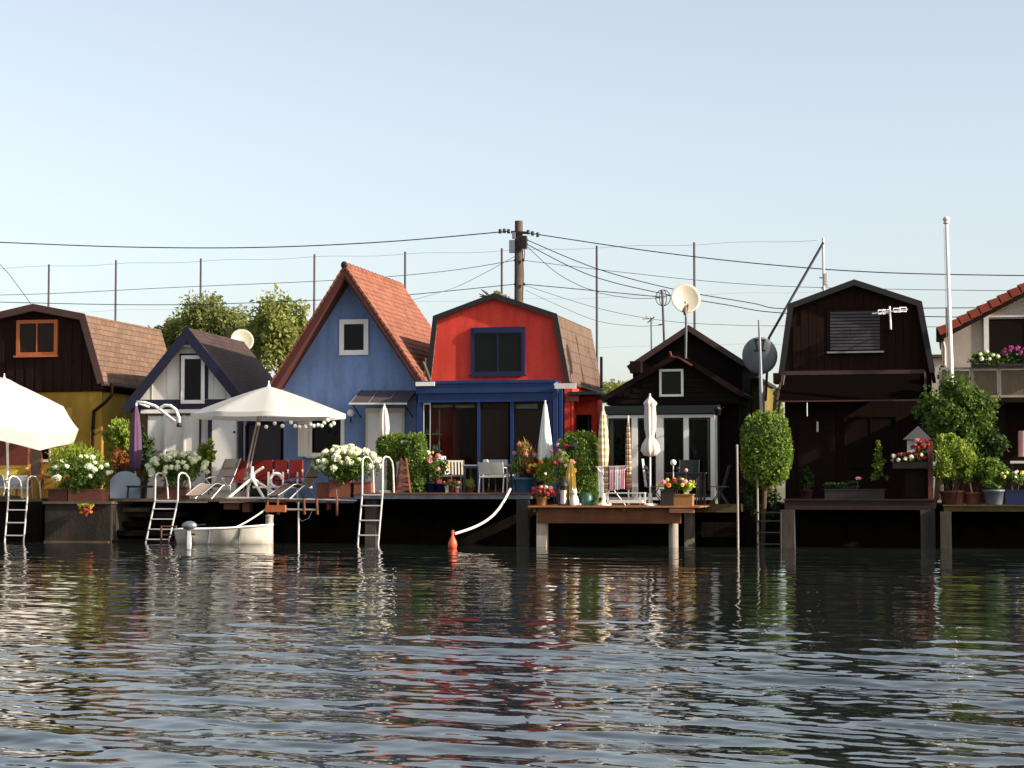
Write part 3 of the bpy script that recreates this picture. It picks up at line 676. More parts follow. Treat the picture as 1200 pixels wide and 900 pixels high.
# ---------------------------------------------------------------- 5 low black cottage with green fascia and white glazed front
h = thing('black_cottage', 'low black-brown cottage with dark green fascia and white-framed glass doors', 'house', (ax(711,0), 0, GZ))
prof = [W2(735, 430, 1.2), W2(807, 382, 1.2), W2(874, 425, 1.2)]
roof(h, prof, 1.2, 6, .10, 'shingle_black', 'roof_edge_brown', .12)
body(h, prof, prof[0][0]+.12, prof[-1][0]-.12, GZ+1.2, 1.4, 5.9, 'black_cladding', .10, name='rear_wall')
MB().pbox(738, 423, 750.5, 437, 1.0, 1.9).build('roof_box', 'dark_brown_paint', h)
prof = [W2(704, 467, -.2), W2(795, 413, -.2), W2(871, 461, -.2)]
roof(h, prof, -.2, 3.0, .09, 'shingle_black', 'dark_brown_paint', .11)
body(h, prof, ax(712,0), ax(866,0), az(474,0,790), 0, 2.9, 'black_cladding', .09, name='gable_wall')
window(h, 773, 432.5, 801, 465, 0, .06, 'white_paint', .06, 1, 1, back='shutter_grey')
for k in range(9):                                       # horizontal boards of the gable
    zz = az(473.5, 0, 790)+.03+k*.135; half = max(0, (prof[1][1]-.2-zz-.13)/ (prof[1][1]-prof[0][1]) * (prof[1][0]-prof[0][0]))
    xm = prof[1][0]; L0, L1 = max(ax(712,0), xm-half), min(ax(866,0), xm+half); wl, wr = ax(771.5,0), ax(802.5,0)
    blocked = az(467,0,787) < zz+.12 and zz < az(431,0,787)
    for (a, b) in (((L0, wl), (wr, L1)) if blocked else ((L0, L1),)):
        if b-a > .1: MB().add([(a,-.008,zz+.125),(b,-.008,zz+.125),(b,-.026,zz),(a,-.026,zz),(a,-.002,zz+.125),(b,-.002,zz+.125),(b,-.002,zz),(a,-.002,zz)], [(3,2,1,0),(0,1,5,4),(7,6,2,3),(4,7,3,0),(1,2,6,5)]).build('board_or_sun_patch', 'black_cladding', h)
YG = -.5
MB().pbox(708, 474.5, 841, 485.3, YG-.15, -.003).build('fascia', 'dark_green_paint', h)
zt, zb = az(486, YG, 775), az(585, YG, 775)
fr = MB(); fr.box(ax(709,YG), ax(838,YG), YG-.03, YG+.05, zt-.08, zt-.002); fr.box(ax(709,YG), ax(838,YG), YG-.03, YG+.05, zb-.02, zb+.05)
fr.build('door_frame', 'white_paint', h)
for (u0, u1) in ((709, 713), (740.5, 747.5), (769, 778), (801.5, 807.5), (833, 838)): MB().box(ax(u0,YG), ax(u1,YG), YG-.028, YG+.048, zb+.052, zt-.082).build('door_stile', 'white_paint', h)
for (u0, u1) in ((713, 740.5), (747.5, 769), (778, 801.5), (807.5, 833)):
    xa, xb = ax(u0,YG)+.004, ax(u1,YG)-.004; fr = MB(); fw = .03
    fr.box(xa, xa+fw, YG, YG+.035, zb+.055, zt-.085); fr.box(xb-fw, xb, YG, YG+.035, zb+.055, zt-.085); fr.box(xa+fw, xb-fw, YG, YG+.035, zt-.13, zt-.085); fr.box(xa+fw, xb-fw, YG, YG+.035, zb+.055, zb+.14)
    gd = fr.build('glass_door', 'dark_green_paint', h); MB().box(xa+fw, xb-fw, YG+.012, YG+.02, zb+.14, zt-.13).build('pane', 'door_glass', gd)
xl, xr = ax(712,YG), ax(836,YG)
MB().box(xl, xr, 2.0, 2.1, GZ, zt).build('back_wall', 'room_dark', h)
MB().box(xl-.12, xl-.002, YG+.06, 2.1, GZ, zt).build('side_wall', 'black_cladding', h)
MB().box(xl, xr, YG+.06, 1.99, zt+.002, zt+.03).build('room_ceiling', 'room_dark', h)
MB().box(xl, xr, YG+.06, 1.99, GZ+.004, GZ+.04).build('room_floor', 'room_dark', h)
for (u, c_) in ((715, 'curtain'), (829.5, 'curtain')): MB().pbox(u, 488, u+3.5, 575, YG+.12, YG+.2).build('curtain', c_, h)
# glazed side porch, receding
for k, yy in enumerate((-.4, .1, .7, 1.3)): MB().box(xr+.03, xr+.09, yy, yy+.06, GZ, zt).build('porch_post', 'dark_green_paint' if k % 2 else 'offwhite_paint', h)
MB().box(xr+.055, xr+.063, -.34, 1.3, GZ+.25, zt-.05).build('pane', 'door_glass', h)
MB().box(ax(842,.5), ax(866,.5), .6, 2.9, GZ, az(474,.5,850)).build('side_wing', 'black_cladding', h)
lp = thing('wall_lantern', 'dark ornate wall lantern at the right end of the green fascia', 'lamp', at(843, 488, -.75))
MB().tube([at(843,484,-.66), at(844,479,-.72), at(843,475,-.85), at(841,478,-.95)], .018, 6).build('bracket', 'dark_metal', lp)
MB().lathe([(.02,-.12),(.07,-.1),(.09,.04),(.11,.05),(.03,.13),(.0,.15)], at(841,482,-.95), 8).build('lantern_body', 'dark_metal', lp)
for k in range(4):
    MB().tube([at(843,480,-.8), at(836+k*4,474+abs(k-1.5)*2,-.85)], .015, 5).build('scroll', 'dark_metal', lp)

# olive house corner showing in the gap
h = thing('olive_house', 'olive yellow house wall showing between the black cottage and brown house', 'house', (ax(880,4), 4, GZ))
MB().pbox(860, 447, 890, 590, 4, 8).build('wall', 'olive_stucco', h)
MB().pbox(862, 443, 893, 446.8, 3.8, 8.2).build('roof', 'roof_edge_dark', h)

# ---------------------------------------------------------------- 6 tall dark brown gambrel house
YF = -.2
prof = [W2(913, 440, YF), W2(924.5, 357, YF), W2(1001, 328.5, YF), W2(1079.5, 354, YF), W2(1095, 436, YF)]
X0, X1 = prof[0][0]+.12, prof[-1][0]-.12
h = thing('dark_brown_house', 'tall dark brown gambrel house with closed grey shutter and brown awning', 'house', (X0, 0, GZ))
roof(h, prof, YF, 4.9, .10, 'shingle_dark', 'roof_edge_dark', .12)
body(h, prof, X0, X1, GZ, 0, 4.8, 'brown_cladding', .10)
inn = inset(prof, .16)
for k in range(18):                                       # vertical boards
    x = X0+.03+k*(X1-X0-.06)/18; x2 = x+(X1-X0-.06)/18-.012; zt = min(interp(inn, x), interp(inn, x2))-.02; zb_ = az(440,0,1000)
    if x2 > at(967,390,0).x and x < at(1037,390,0).x:
        MB().box(x, x2, -.020, -.003, zb_, az(416,0,1000)).build('board_or_sun_patch', 'brown_cladding', h); MB().box(x, x2, -.020, -.003, az(361,0,1000), zt).build('board_or_sun_patch', 'brown_cladding', h)
    else: MB().box(x, x2, -.020, -.003, zb_, zt).build('board_or_sun_patch', 'brown_cladding', h)
w = MB().pbox(970, 362.5, 1034, 410.5, -.03, -.003).build('window', 'dark_brown_paint', h)
for k in range(12):
    v0_ = 364.5+k*3.8; MB().pbox(973, v0_, 1031, v0_+3.79, -.040, -.032).build('shutter_slat', 'shutter_grey', w)
MB().pbox(969, 411, 1035.5, 414, -.16, -.004).build('sill', 'sill_grey', w)
a1, a2 = at(917, 437.5, -.12), at(1084, 432, -.12); a2.z = a1.z
aw = thing('window_awning', 'dark brown awning with pale front rail on the tall brown house', 'awning', (a1+a2)/2)
MB().box(a1.x, a2.x, -.16, -.024, a1.z-.05, a1.z+.05).build('cassette', 'roof_edge_brown', aw)
b1, b2 = at(909, 470.5, -1.2), at(1084, 467, -1.2); b2.z = b1.z; b2.x = a2.x+.03; b1.x = a1.x-.05
MB().add([a1+Vector((0,-.05,-.05)), a2+Vector((0,-.05,-.05)), b2, b1, a1+Vector((0,-.05,-.07)), a2+Vector((0,-.05,-.07)), b2+Vector((0,0,-.02)), b1+Vector((0,0,-.02))], [(0,3,2,1),(4,5,6,7)]).build('fabric', 'awning_brown', aw)
MB().bar(b1, b2, .04, .035).build('front_rail', 'roof_edge_brown', aw)
for (p, q) in ((a1, b1), (a2, b2)): MB().bar(p+Vector((0,-.05,-.02)), q+Vector((0,0,.02)), .05, .05).build('arm', 'roof_edge_brown', aw)
MB().tube([(b1.x+.75, -1.2, b1.z-.03), (b1.x+.75, -1.2, b1.z-.38)], .015, 6).build('pull_cord', 'offwhite_paint', aw)
MB().pbox(996.5, 447.5, 1001.5, 451.5, -.08, -.022).build('motion_sensor', 'white_plastic', h)
MB().pbox(906, 437, 915, 449, -.5, .2).build('eave_box', 'dark_brown_paint', h)
d = MB().pbox(935, 478, 978, 584, -.04, -.003).build('door', 'dark_brown_paint', h); MB().pbox(957, 494, 959, 506, -.08, -.042).build('handle', 'steel', d)
window(h, 990, 486, 1052, 548, 0, .06, 'dark_brown_paint', .04, 2, 1, gmat='room_dark')
# trellis ladder leaning in the gap
t_ = thing('garden_ladder', 'weathered wooden ladder standing against the left corner of the brown house', 'ladder', at(903, 500, -.7))
MB().bar(at(904, 500, -.7), at(910, 455, -.5), .05, .03).build('rail', 'pole_wood', t_); MB().bar(at(909, 500, -.7), at(919, 440, -.5), .05, .03).build('rail', 'pole_wood', t_)
for k in range(6):
    f_ = .12+k*.155; MB().bar(at(904,500,-.7).lerp(at(910,455,-.5), f_), at(909,500,-.7).lerp(at(919,440,-.5), f_), .02, .02).build('rung', 'pole_wood', t_)

# ---------------------------------------------------------------- 7 cream house with red tiles and balcony
YF = -.45
a, b = W2(1099, 387, YF), W2(1302, 281, YF); prof = [a, b, (2*b[0]-a[0], a[1])]
X0, X1 = ax(1105, 0), 2*b[0]-ax(1105, 0)
h = thing('cream_tiled_house', 'cream house with red tiled verge and flowered balcony at the right edge', 'house', (X0, 0, GZ))
roof(h, prof, YF, 6, .14, 'tile_red', 'dark_brown_paint', .26)
body(h, prof, X0, X1, az(470,0,1150), 0, 5.8, 'cream_stucco', .14)
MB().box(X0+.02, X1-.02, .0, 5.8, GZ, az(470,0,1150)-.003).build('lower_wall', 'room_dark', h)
dx, dz = b[0]-a[0], b[1]-a[1]; L_ = math.hypot(dx, dz); ux, uz = dx/L_, dz/L_; n_ = 17
for k in range(n_):                                      # verge tiles, each lapping the one below
    s0, s1 = L_*k/n_, L_*(k+1)/n_+.03; P = lambda s_, e, y: (a[0]+ux*s_-uz*e, y, a[1]+uz*s_+ux*e)
    MB().add([P(s0,-.14,YF-.05), P(s1,-.17,YF-.05), P(s1,.03,YF-.05), P(s0,.08,YF-.05), P(s0,-.14,YF+.22), P(s1,-.17,YF+.22), P(s1,.03,YF+.22), P(s0,.08,YF+.22)],
             [(0,1,2,3),(7,6,5,4),(0,4,5,1),(3,2,6,7),(0,3,7,4),(1,5,6,2)]).build('verge_tile', 'tile_red', h)
MB().pbox(1097, 384, 1106, 400, YF-.02, YF+.3).build('eave_end', 'dark_brown_paint', h)
MB().tube([at(1104,398,-.3), at(1106,404,-.1), at(1107,410,-.05), at(1107,470,-.05)], .04).build('downpipe', 'offwhite_paint', h)
fr = MB(); fr.pbox(1153.5, 368, 1158.5, 432, -.05, -.003); fr.pbox(1158.5, 368, 1260, 372, -.05, -.003)
w = fr.build('window', 'white_paint', h); MB().pbox(1158.7, 372.2, 1258, 431, -.02, -.004).build('pane', 'room_dark', w); MB().pbox(1206, 372.4, 1210, 431, -.045, -.022).build('mullion', 'white_paint', w)
YB = -1.1; bl = thing('balcony', 'balcony with reed-filled railing below the cream house window', 'balcony', at(1180, 470, YB))
zf = az(466, YB, 1160); MB().box(ax(1104,YB), ax(1330,YB), YB-.05, -.003, zf-.12, zf).build('floor_slab', 'dark_brown_paint', bl)
MB().box(ax(1104,YB), ax(1330,YB), YB-.03, YB+.03, az(432.5,YB,1160), az(430,YB,1160)).build('handrail', 'pale_post', bl)
xs_ = [1104, 1140, 1172.5, 1208, 1244]
for u in xs_: MB().box(ax(u,YB)-.04, ax(u,YB)+.04, YB-.025, YB+.025, zf, az(432.6,YB,1160)).build('baluster', 'pale_post', bl)
for u0, u1 in zip(xs_, xs_[1:]): MB().box(ax(u0,YB)+.05, ax(u1,YB)-.05, YB-.008, YB+.004, zf+.06, az(434,YB,1160)).build('railing_panel', 'panel_yellow_reed', bl)
for u in (1112, 1240): MB().box(ax(u,YB)-.06, ax(u,YB)+.06, YB, YB+.12, GZ, zf-.122).build('support_post', 'dark_brown_paint', bl)
MB().pbox(1162, 476, 1178, 592, -.6, -.4).build('awning_post', 'dark_brown_paint', h)
# ================================================================== DECKS AND QUAYS
ZT, ZM, Z5, Z6, Z7 = 1.12, 1.28, 0.97, 1.13, 1.0
def B(px, Y, z): return Vector((ax(px, Y), Y, z))
def hgt(px, py, Y): return at(px, py, Y).z
def deck(name, label, x0, x1, y0, y1, z, plank_mat, beam_mat, piles, t=.035, w=.14, fascia=.14, pile_mat='grey_pile', pile_w=.28, back=None, fy=.0):
    d = thing(name, label, 'deck', (x0, y0, z-t))
    n = max(1, int((y1-y0)/w)); me = None; rr_ = random.Random(int(x0*10))
    for k in range(n):
        if me is None:
            mb = MB().box(0, x1-x0, 0, w-.008, -t, 0); me = mesh_of(mb, 'plank', plank_mat)
        inst(me, 'plank', d, (x0+rr_.uniform(-.012,.012), y0+k*w, z+rr_.uniform(-.003,.003)))
    if fascia:
        MB().box(x0+.02, x1-.02, y0+.04+fy, y0+.10+fy, z-t-fascia, z-t-.002).build('fascia_beam', beam_mat, d)
        MB().box(x0+.02, x1-.02, y1-.2, y1-.12, z-t-fascia, z-t-.002).build('rear_beam', beam_mat, d)
        for k in range(int((x1-x0)/1.1)+1):
            xx = x0+.1+k*1.1
            if xx < x1-.1: MB().box(xx, xx+.06, y0+.102+fy, y1-.202, z-t-.12, z-t-.003).build('joist', beam_mat, d)
    for (px_, py_, s_) in piles:
        if s_ == 'r': MB().tube([(px_, py_, -2.1), (px_, py_, z-t-fascia-.002)], [pile_w*.5, pile_w*.48], 14).build('pile', pile_mat, d)
        else: MB().box(px_-pile_w/2, px_+pile_w/2, py_-pile_w/2, py_+pile_w/2, -2.1, z-t-fascia-.002).build('pile', pile_mat, d)
    return d
Y5 = -4.5
deck('main_deck', 'long brown deck with grey edge in front of the red house', ax(414,-3.4), ax(622,-3.4), -3.4, -.95, ZM, 'deck_wood', 'deck_edge_grey',
     [(ax(613,-3.2), -3.2, 's'), (ax(436,-3.0), -3.0, 's')], fascia=.12, pile_mat='grey_pile')
mdk = [o for o in bpy.data.objects if o.name.startswith('main_deck')][0]
MB().box(ax(416,-1.0), ax(620,-1.0), -1.02, -.98, .6, ZM-.04).build('underdeck_screen', 'dark_concrete', mdk)  # added dark sheet, hides the lit house base seen below the deck
deck('cottage_deck', 'lower orange-brown bathing deck in front of the black cottage', ax(619,Y5), ax(820,Y5), Y5, -.6, Z5, 'deck_wood_light', 'beam_brown',
     [(ax(789,Y5+.45), Y5+.45, 'r'), (ax(635.5,Y5+.35), Y5+.35, 's'), (ax(808,-2.0), -2.0, 's')], fascia=.02, pile_mat='pale_post', pile_w=.24)
dk = [o for o in bpy.data.objects if o.name.startswith('cottage_deck')][0]
MB().box(ax(629,Y5+.1), ax(797,Y5+.1), Y5+.16, Y5+.26, Z5-.42, Z5-.062).build('edge_beam', 'beam_brown', dk)
MB().box(ax(784,Y5), ax(813,Y5), Y5+.04, Y5+.14, Z5-.16, Z5-.06).build('edge_beam', 'deck_wood_light', dk)
for u in (650, 690, 730, 770): MB().box(ax(u,Y5), ax(u+3,Y5), Y5+.27, -.8, Z5-.25, Z5-.06).build('joist', 'beam_brown', dk)
MB().box(ax(818,-2.2), ax(866,-2.2), -2.6, -.6, .8, Z5+.02).build('step_platform', 'mossy_beam', dk)
MB().box(ax(822,-2.8), ax(864,-2.8), -2.9, -2.5, .2, .55).build('step', 'dark_concrete', dk)
deck('brown_house_deck', 'dark red-brown timber deck in front of the tall brown house', ax(918,-3), ax(1098,-3), -3.0, .0, Z6, 'beam_dark_red', 'beam_dark_red',
     [(ax(923,-2.85), -2.85, 's'), (ax(1087,-2.8), -2.8, 's')], fascia=.22, pile_w=.34)
deck('mossy_deck', 'mossy timber deck carrying the row of pots at the right edge', ax(1104.5,-3.2), ax(1420,-3.2), -3.2, .0, Z7, 'mossy_beam', 'mossy_beam',
     [(ax(1108,-3.05), -3.05, 's'), (ax(1300,-2.9), -2.9, 's')], fascia=.12, pile_w=.26)
# terrace left of the main deck: slab on a steel frame
t_ = thing('left_terrace', 'concrete terrace slab between the quay block and main deck', 'terrace', (ax(200,-3), -3.2, ZT-.1))
MB().box(ax(133,-3.2), ax(414,-3.3)-.01, -3.2, -.75, ZT-.07, ZT).build('slab', 'terrace_slab', t_)
for k in range(12):
    u = 310+k*6.5; MB().box(ax(u,-3.2), ax(u+2.5,-3.2), -3.1, -2.9, ZT-.28, ZT-.072).build('bracket', 'rust', t_) if k in (0, 3, 11) else None
for (u0, v0_, u1, v1) in ((262,590,280,597), (284,590,292,600)): MB().pbox(u0, v0_, u1, v1, -3.05, -2.8).build('block', 'planter_brown', t_)
for u in (152, 250, 340): MB().box(ax(u,-2.0)-.12, ax(u,-2.0)+.12, -2.1, -1.86, -2.1, ZT-.072).build('support', 'dark_concrete', t_)
st = thing('water_stairs', 'dark worn concrete steps going down to the water beside the quay block', 'stairs', (ax(165,-3), -3, -.2))
for k, (v0_, yy) in enumerate(((587, -2.2), (597, -2.5), (608, -2.8), (619, -3.1), (630, -3.4))):
    MB().box(ax(128,yy), ax(205,yy), yy, -1.6, hgt(160, v0_+9, yy)-.3*(k==4), hgt(160, v0_+3, yy)).build('step', 'quay_concrete' if k < 2 else 'dark_concrete', st)
MB().pbox(131, 595, 172, 599.5, -2.75, -2.52).build('edge_stone', 'terrace_slab', st)
q = thing('quay_block', 'stained concrete quay block under the hydrangea planters at far left', 'quay', (ax(90,-3.4), -3.4, -.3))
zq = hgt(90, 587.5, -3.5)
MB().box(ax(53,-3.5), ax(130,-3.5), -3.5, -.8, -2.1, zq-.07).build('wall', 'quay_concrete', q)
MB().box(ax(51,-3.5), ax(132,-3.5), -3.56, -.75, zq-.068, zq).build('coping', 'terrace_slab', q)
MB().box(ax(54,-3.5), ax(129,-3.5), -3.60, -3.503, hgt(90,637,-3.5), hgt(90,634,-3.5)).build('ledge', 'terrace_slab', q)
q2 = thing('corner_quay', 'dark quay wall with concrete deck behind the leftmost bathing ladder', 'quay', (ax(20,-3), -3.2, -.3))
MB().box(ax(-60,-3.1), ax(52,-3.1)-.03, -3.1, -.8, -2.1, ZT-.08).build('wall', 'dark_concrete', q2)
MB().box(ax(-60,-3.1), ax(52,-3.1)-.02, -3.2, -.75, ZT-.078, ZT).build('coping', 'terrace_slab', q2)
MB().box(ax(32,-3.3), ax(52,-3.3)-.02, -3.35, -3.105, -2.1, ZT-.09).build('buttress', 'dark_concrete', q2)

# ================================================================== SWIM LADDERS
def ladder(label, px_bot, px_top, wpx, Y, zdeck, py_top, py_bot=655, nr=5, hoop=.42, m='steel', lean=0, r=.024):
    zt = hgt(px_top, py_top, Y); zb = -.5
    x1 = ax(px_top, Y); x0 = ax(px_bot, Y); wd = wpx*(ax(601,Y)-ax(600,Y))
    t = thing('bathing_ladder', label, 'ladder', ((x0+x1)/2, Y, zb)); rails = []
    for s_ in (-.5, .5):
        bx, tx = x0+s_*wd, x1+s_*wd
        pts = [Vector((bx, Y-.10, zb)), Vector((tx, Y-.05, zdeck-.05))]
        if zt > zdeck+.1:
            pts += [Vector((tx, Y-.04, zt-.16)), Vector((tx+.01, Y-.02, zt-.05)), Vector((tx+.04, Y+.08, zt)), Vector((tx+.09, Y+.22, zt-.02)), Vector((tx+.13, Y+.34, zt-.12)), Vector((tx+.15, Y+.38, zt-.3)), Vector((tx+.16, Y+hoop, zdeck))]
        MB().tube(pts, r, 8).build('rail', m, t); rails.append(pts)
    for k in range(nr):
        f_ = .20+k*(.75/(nr-.5)); a = rails[0][0].lerp(rails[0][1], f_); b = rails[1][0].lerp(rails[1][1], f_)
        MB().bar(a, b, .07, .028).build('rung', m, t)
    MB().bar(rails[0][1], rails[1][1], .05, .03).build('crossbar', m, t)
    return t
ladder('steel bathing ladder with white hoops at the far left quay', 18, 22, 25, -3.35, ZT, 558, nr=4)
ladder('tall steel bathing ladder beside the white boat and first hydrangea planter', 182, 196, 29, -3.45, ZT, 554, nr=5)
ladder('steel bathing ladder with hoops at the left end of the main deck', 431, 437, 24.5, -3.55, ZM, 535, nr=4)
ladder('short dark bathing ladder in the gap by the trimmed topiary ball', 901, 901, 26, -3.0, hgt(901,598,-3.0), 598, nr=4, m='dark_metal')

# posts standing in the water
def post(label, px, Y, py_top, w, m='pale_post', shape='r', zb=-2.1, cap=None):
    x = ax(px, Y); zt = hgt(px, py_top, Y)
    t = thing('mooring_post', label, 'post', (x, Y, zb))
    if shape == 'r': MB().tube([(x, Y, zb), (x+.01, Y, (zb+zt)/2), (x, Y, zt)], [w*.52, w*.5, w*.48], 14).build('shaft', m, t)
    else: MB().box(x-w/2, x+w/2, Y-w/2, Y+w/2, zb, zt).build('shaft', m, t)
    MB().lathe([(w*.5, 0), (w*.55, .01), (w*.55, .04), (w*.3, .06), (0, .065)], (x, Y, zt+.001), 12).build('cap', cap or m, t)
    return t
post('thick pale mooring post at the bow of the white boat', 316, -3.7, 606, .20)
post('slim white pole rising from the water left of the topiary', 864, -3.2, 524, .055, 'pale_post')
post('slim white post under the stern of the white boat', 221.5, -4.2, 622, .07, 'white_paint')
post('thin steel leg under the terrace pipe frame', 350, -3.4, 591, .05, 'steel')
post('thin greenish pole beside the topiary ball', 887.5, -2.9, 546, .05, 'pale_post')
# pipe frame along the terrace edge
t_ = thing('pipe_frame', 'pipe railing frame fixed along the terrace edge above the boat', 'railing', at(350, 597, -3.45))
MB().tube([at(310,597,-3.45), at(372,597.5,-3.45)], .03).build('pipe', 'pale_post', t_); MB().tube([at(308,584,-3.3), at(418,586.5,-3.3)], .02).build('pipe', 'steel', t_)
for u in (313, 325, 356, 371): MB().tube([at(u,584,-3.44), at(u+1,603,-3.46)], .035).build('clamp', 'rust', t_)
MB().tube([at(350,597,-3.45), at(349,605,-3.5), at(354,611,-3.5), at(362,607,-3.5), at(366,598,-3.45)], .008, 5).build('cord', 'wire_grey', t_)
MB().pbox(311, 592, 334, 600, -3.6, -3.5).build('board_or_sun_patch', 'orange_wood', t_)
b_ = thing('hanging_float', 'thin red and white float hanging from the terrace edge', 'float', at(395, 607, -3.4))
MB().tube([at(394.5,573,-3.4), at(394.5,582,-3.4)], .008, 5).build('cord', 'rope_white', b_); MB().lathe([(0,-.28),(.03,-.25),(.035,.1),(.03,.24),(0,.27)], at(395,592,-3.4), 10).build('float', 'terracotta', b_)
fr = thing('rusty_frame', 'rusty steel frame half sunk behind the tall ladder', 'frame', (ax(198,-4), -4.0, -.5))
for u in (189, 206): MB().tube([(ax(u,-4), -4.0, -.6), (ax(u+.6,-4), -4.0, hgt(u,616,-4))], .028).build('upright', 'rust', fr)
for v0_ in (617, 627, 636): MB().tube([at(189,v0_,-4), at(206.5,v0_,-4)], .02).build('crossbar', 'rust', fr)

# ================================================================== BOAT
def boat():
    Y = -4.35; x0, x1 = ax(208, Y), ax(312, Y); L_ = x1-x0; zs, zb_ = hgt(240,621,Y), hgt(300,615.5,Y)
    t = thing('rowing_boat', 'small white rowing boat moored behind the pale post', 'boat', ((x0+x1)/2, Y, -.1)); n = 22
    def sec(f):
        w = .62*min(1, (1-f)**.55*1.55)*(.86+.14*min(1, f*6)); s_ = zs+(zb_-zs)*f**2
        return w, s_, -.12+.22*max(0, f-.6)**1.3
    outer = []; inner = []
    for i in range(n+1):
        f = i/n; w, s_, kz = sec(f); x = x0+L_*f; yc = Y+.35
        row = []; rin = []
        for a in np.linspace(-1, 1, 13):
            q_ = abs(a)**.75*(1 if a >= 0 else -1); z = kz+(s_-kz)*abs(a)**2.6
            row.append((x+(.10*(z-kz) if f > .8 else -.02*(z)), yc+w*q_, z)); rin.append((x+(.10*(z-kz) if f > .8 else 0)*.9, yc+max(0, w-.045)*q_, min(z+.05, s_-.004*0)))
        outer.append(row); inner.append(rin)
    mb = MB(); mb.sheet(outer); mb.add(outer[0], [tuple(range(13))]); h_ = mb.build('hull', 'boat_white', t)
    mb = MB(); mb.sheet([r_[::-1] for r_ in inner]); mb.build('inner_hull', 'boat_inside', t)
    for k in (0, 12):
        mb = MB(); mb.tube([(p[0][0] if False else p[k][0], p[k][1], p[k][2]+.012) for p in outer], .028, 6); mb.build('gunwale', 'white_plastic', t)
    mb = MB(); mb.bar((x0, Y-.18, zs+.012), (x0, Y+.88, zs+.012), .06, .05); mb.build('transom_rail', 'white_plastic', t)
    for f in (.18, .5, .8):
        w, s_, kz = sec(f); mb = MB(); mb.box(x0+L_*f-.1, x0+L_*f+.1, Y+.35-w+.06, Y+.35+w-.06, s_-.13, s_-.10); mb.build('thwart', 'boat_inside', t)
    for f in (.42, .74): 
        w, s_, kz = sec(f); MB().bar((x0+L_*f, Y+.35-w-.01, s_-.02), (x0+L_*(f-.03), Y+.35-w*.9-.005, .02), .05, .03).build('rub_strake', 'wire_grey', t)
    ob = thing('outboard_motor', 'small grey outboard motor on the stern of the white boat', 'motor', (x0+.25, Y-.2, -.4))
    c = at(222, 616, Y-.25); MB().ball(c, .19, 12, 8, (1.1,.7,.62)).build('cowl', 'grey_metal', ob)
    MB().box(c.x-.04, c.x+.04, c.y-.05, c.y+.05, -.35, c.z-.13).build('shaft', 'white_plastic', ob)
    MB().tube([c+Vector((.1,.05,.0)), c+Vector((.36,.2,.03))], .02).build('tiller', 'black_plastic', ob)
    MB().box(c.x-.10, c.x+.14, c.y+.02, c.y+.20, c.z-.24, c.z-.12).build('clamp', 'dark_metal', ob)
    rp_ = MB(); a, b = at(264, 623, Y-.2), at(311, 597, -3.5); rp_.tube([a.lerp(b, k/8)+Vector((0,0,-.05*math.sin(math.pi*k/8))) for k in range(9)], .022, 6)
    tag(rp_.build('mooring_rope', 'rope_white'), 'taut white mooring rope from the boat to the terrace edge', 'rope')
boat()
# buoy and its hose
bu = thing('mooring_buoy', 'orange pear-shaped buoy floating in front of the main deck', 'buoy', (ax(530,-6.0), -6.0, -.15))
c = Vector((ax(530.5,-6.0), -6.0, -.07)); MB().lathe([(0,-.02),(.05,0),(.098,.06),(.11,.13),(.098,.20),(.06,.28),(.03,.34),(.03,.39),(.042,.41),(.034,.44),(0,.45)], c, 18).build('body', 'buoy_orange', bu)
MB().lathe([(.02,.0),(.045,.01),(.045,.03),(.02,.04)], c+Vector((0,0,.44)), 10).build('eye', 'terracotta', bu)
P0, P3 = at(598, 573, -3.5), c+Vector((.05,0,.39)); pts = []
for k in range(19):
    f = k/18; p = P0.lerp(P3, f); sag = [0,]; u = 1-f
    px_ = 598+(534-598)*f; pts.append(p+Vector((.17*math.sin(math.pi*f), 0, -.17*math.sin(math.pi*f))))
tag(MB().tube(pts, .032, 8).build('mooring_hose', 'rope_white'), 'pale curved hose running from the deck to the orange buoy', 'hose')

# ================================================================== PARASOLS
def open_parasol(label, c_top, r, drop, nseg, tilt, zbase, pole_base, mname='canvas_thin', valance=.13, pole_m='steel', name='parasol'):
    t = thing(name, label, 'parasol', pole_base); c_top = Vector(c_top); q_ = Euler(tilt).to_matrix(); sub = 6; mb = MB()
    rows = []
    for i in range(7):
        f = i/6; row = []
        for k in range(nseg*sub+1):
            a = 2*math.pi*k/(nseg*sub)+math.pi/nseg; loc = (k % sub)/sub; poly = math.cos(math.pi/nseg)/math.cos((loc-.5)*2*math.pi/nseg)
            sag = .05*f*math.sin(math.pi*loc); z = -drop*(f**1.12)-sag*.6
            row.append(c_top+q_ @ Vector((r*f*poly*math.cos(a), r*f*poly*math.sin(a), z)))
        rows.append(row)
    mb.sheet(rows)
    mb.build('canopy', mname, t)
    if valance:
        mb = MB(); edge = rows[-1]; low = [p + q_ @ Vector((0,0,-valance*(1-.12*math.sin(math.pi*((k%sub)/sub))))) for k, p in enumerate(edge)]; mb.sheet([edge, low]); mb.build('valance', mname, t)
    for k in range(nseg):
        a = 2*math.pi*k/nseg+math.pi/nseg
        tip = c_top+q_ @ Vector((r*math.cos(a)*.99, r*math.sin(a)*.99, -drop-.03)); MB().bar(c_top+q_@Vector((0,0,-.05)), tip, .018, .018).build('rib', 'grey_metal', t)
    MB().lathe([(.05,-.02),(.05,.02),(.02,.06),(.015,.14),(0,.15)], c_top, 8).build('finial', 'white_plastic', t)
    return t
YU = -2.2; cu = at(315, 452.5, YU)
t = open_parasol('open white octagonal parasol over the terrace seats', cu, 2.03, .72, 8, (0, 0, 0), ZT, (ax(294,YU), YU, ZT))
pb = B(287, -2.1, ZT+.45); pt = at(303, 486, YU)
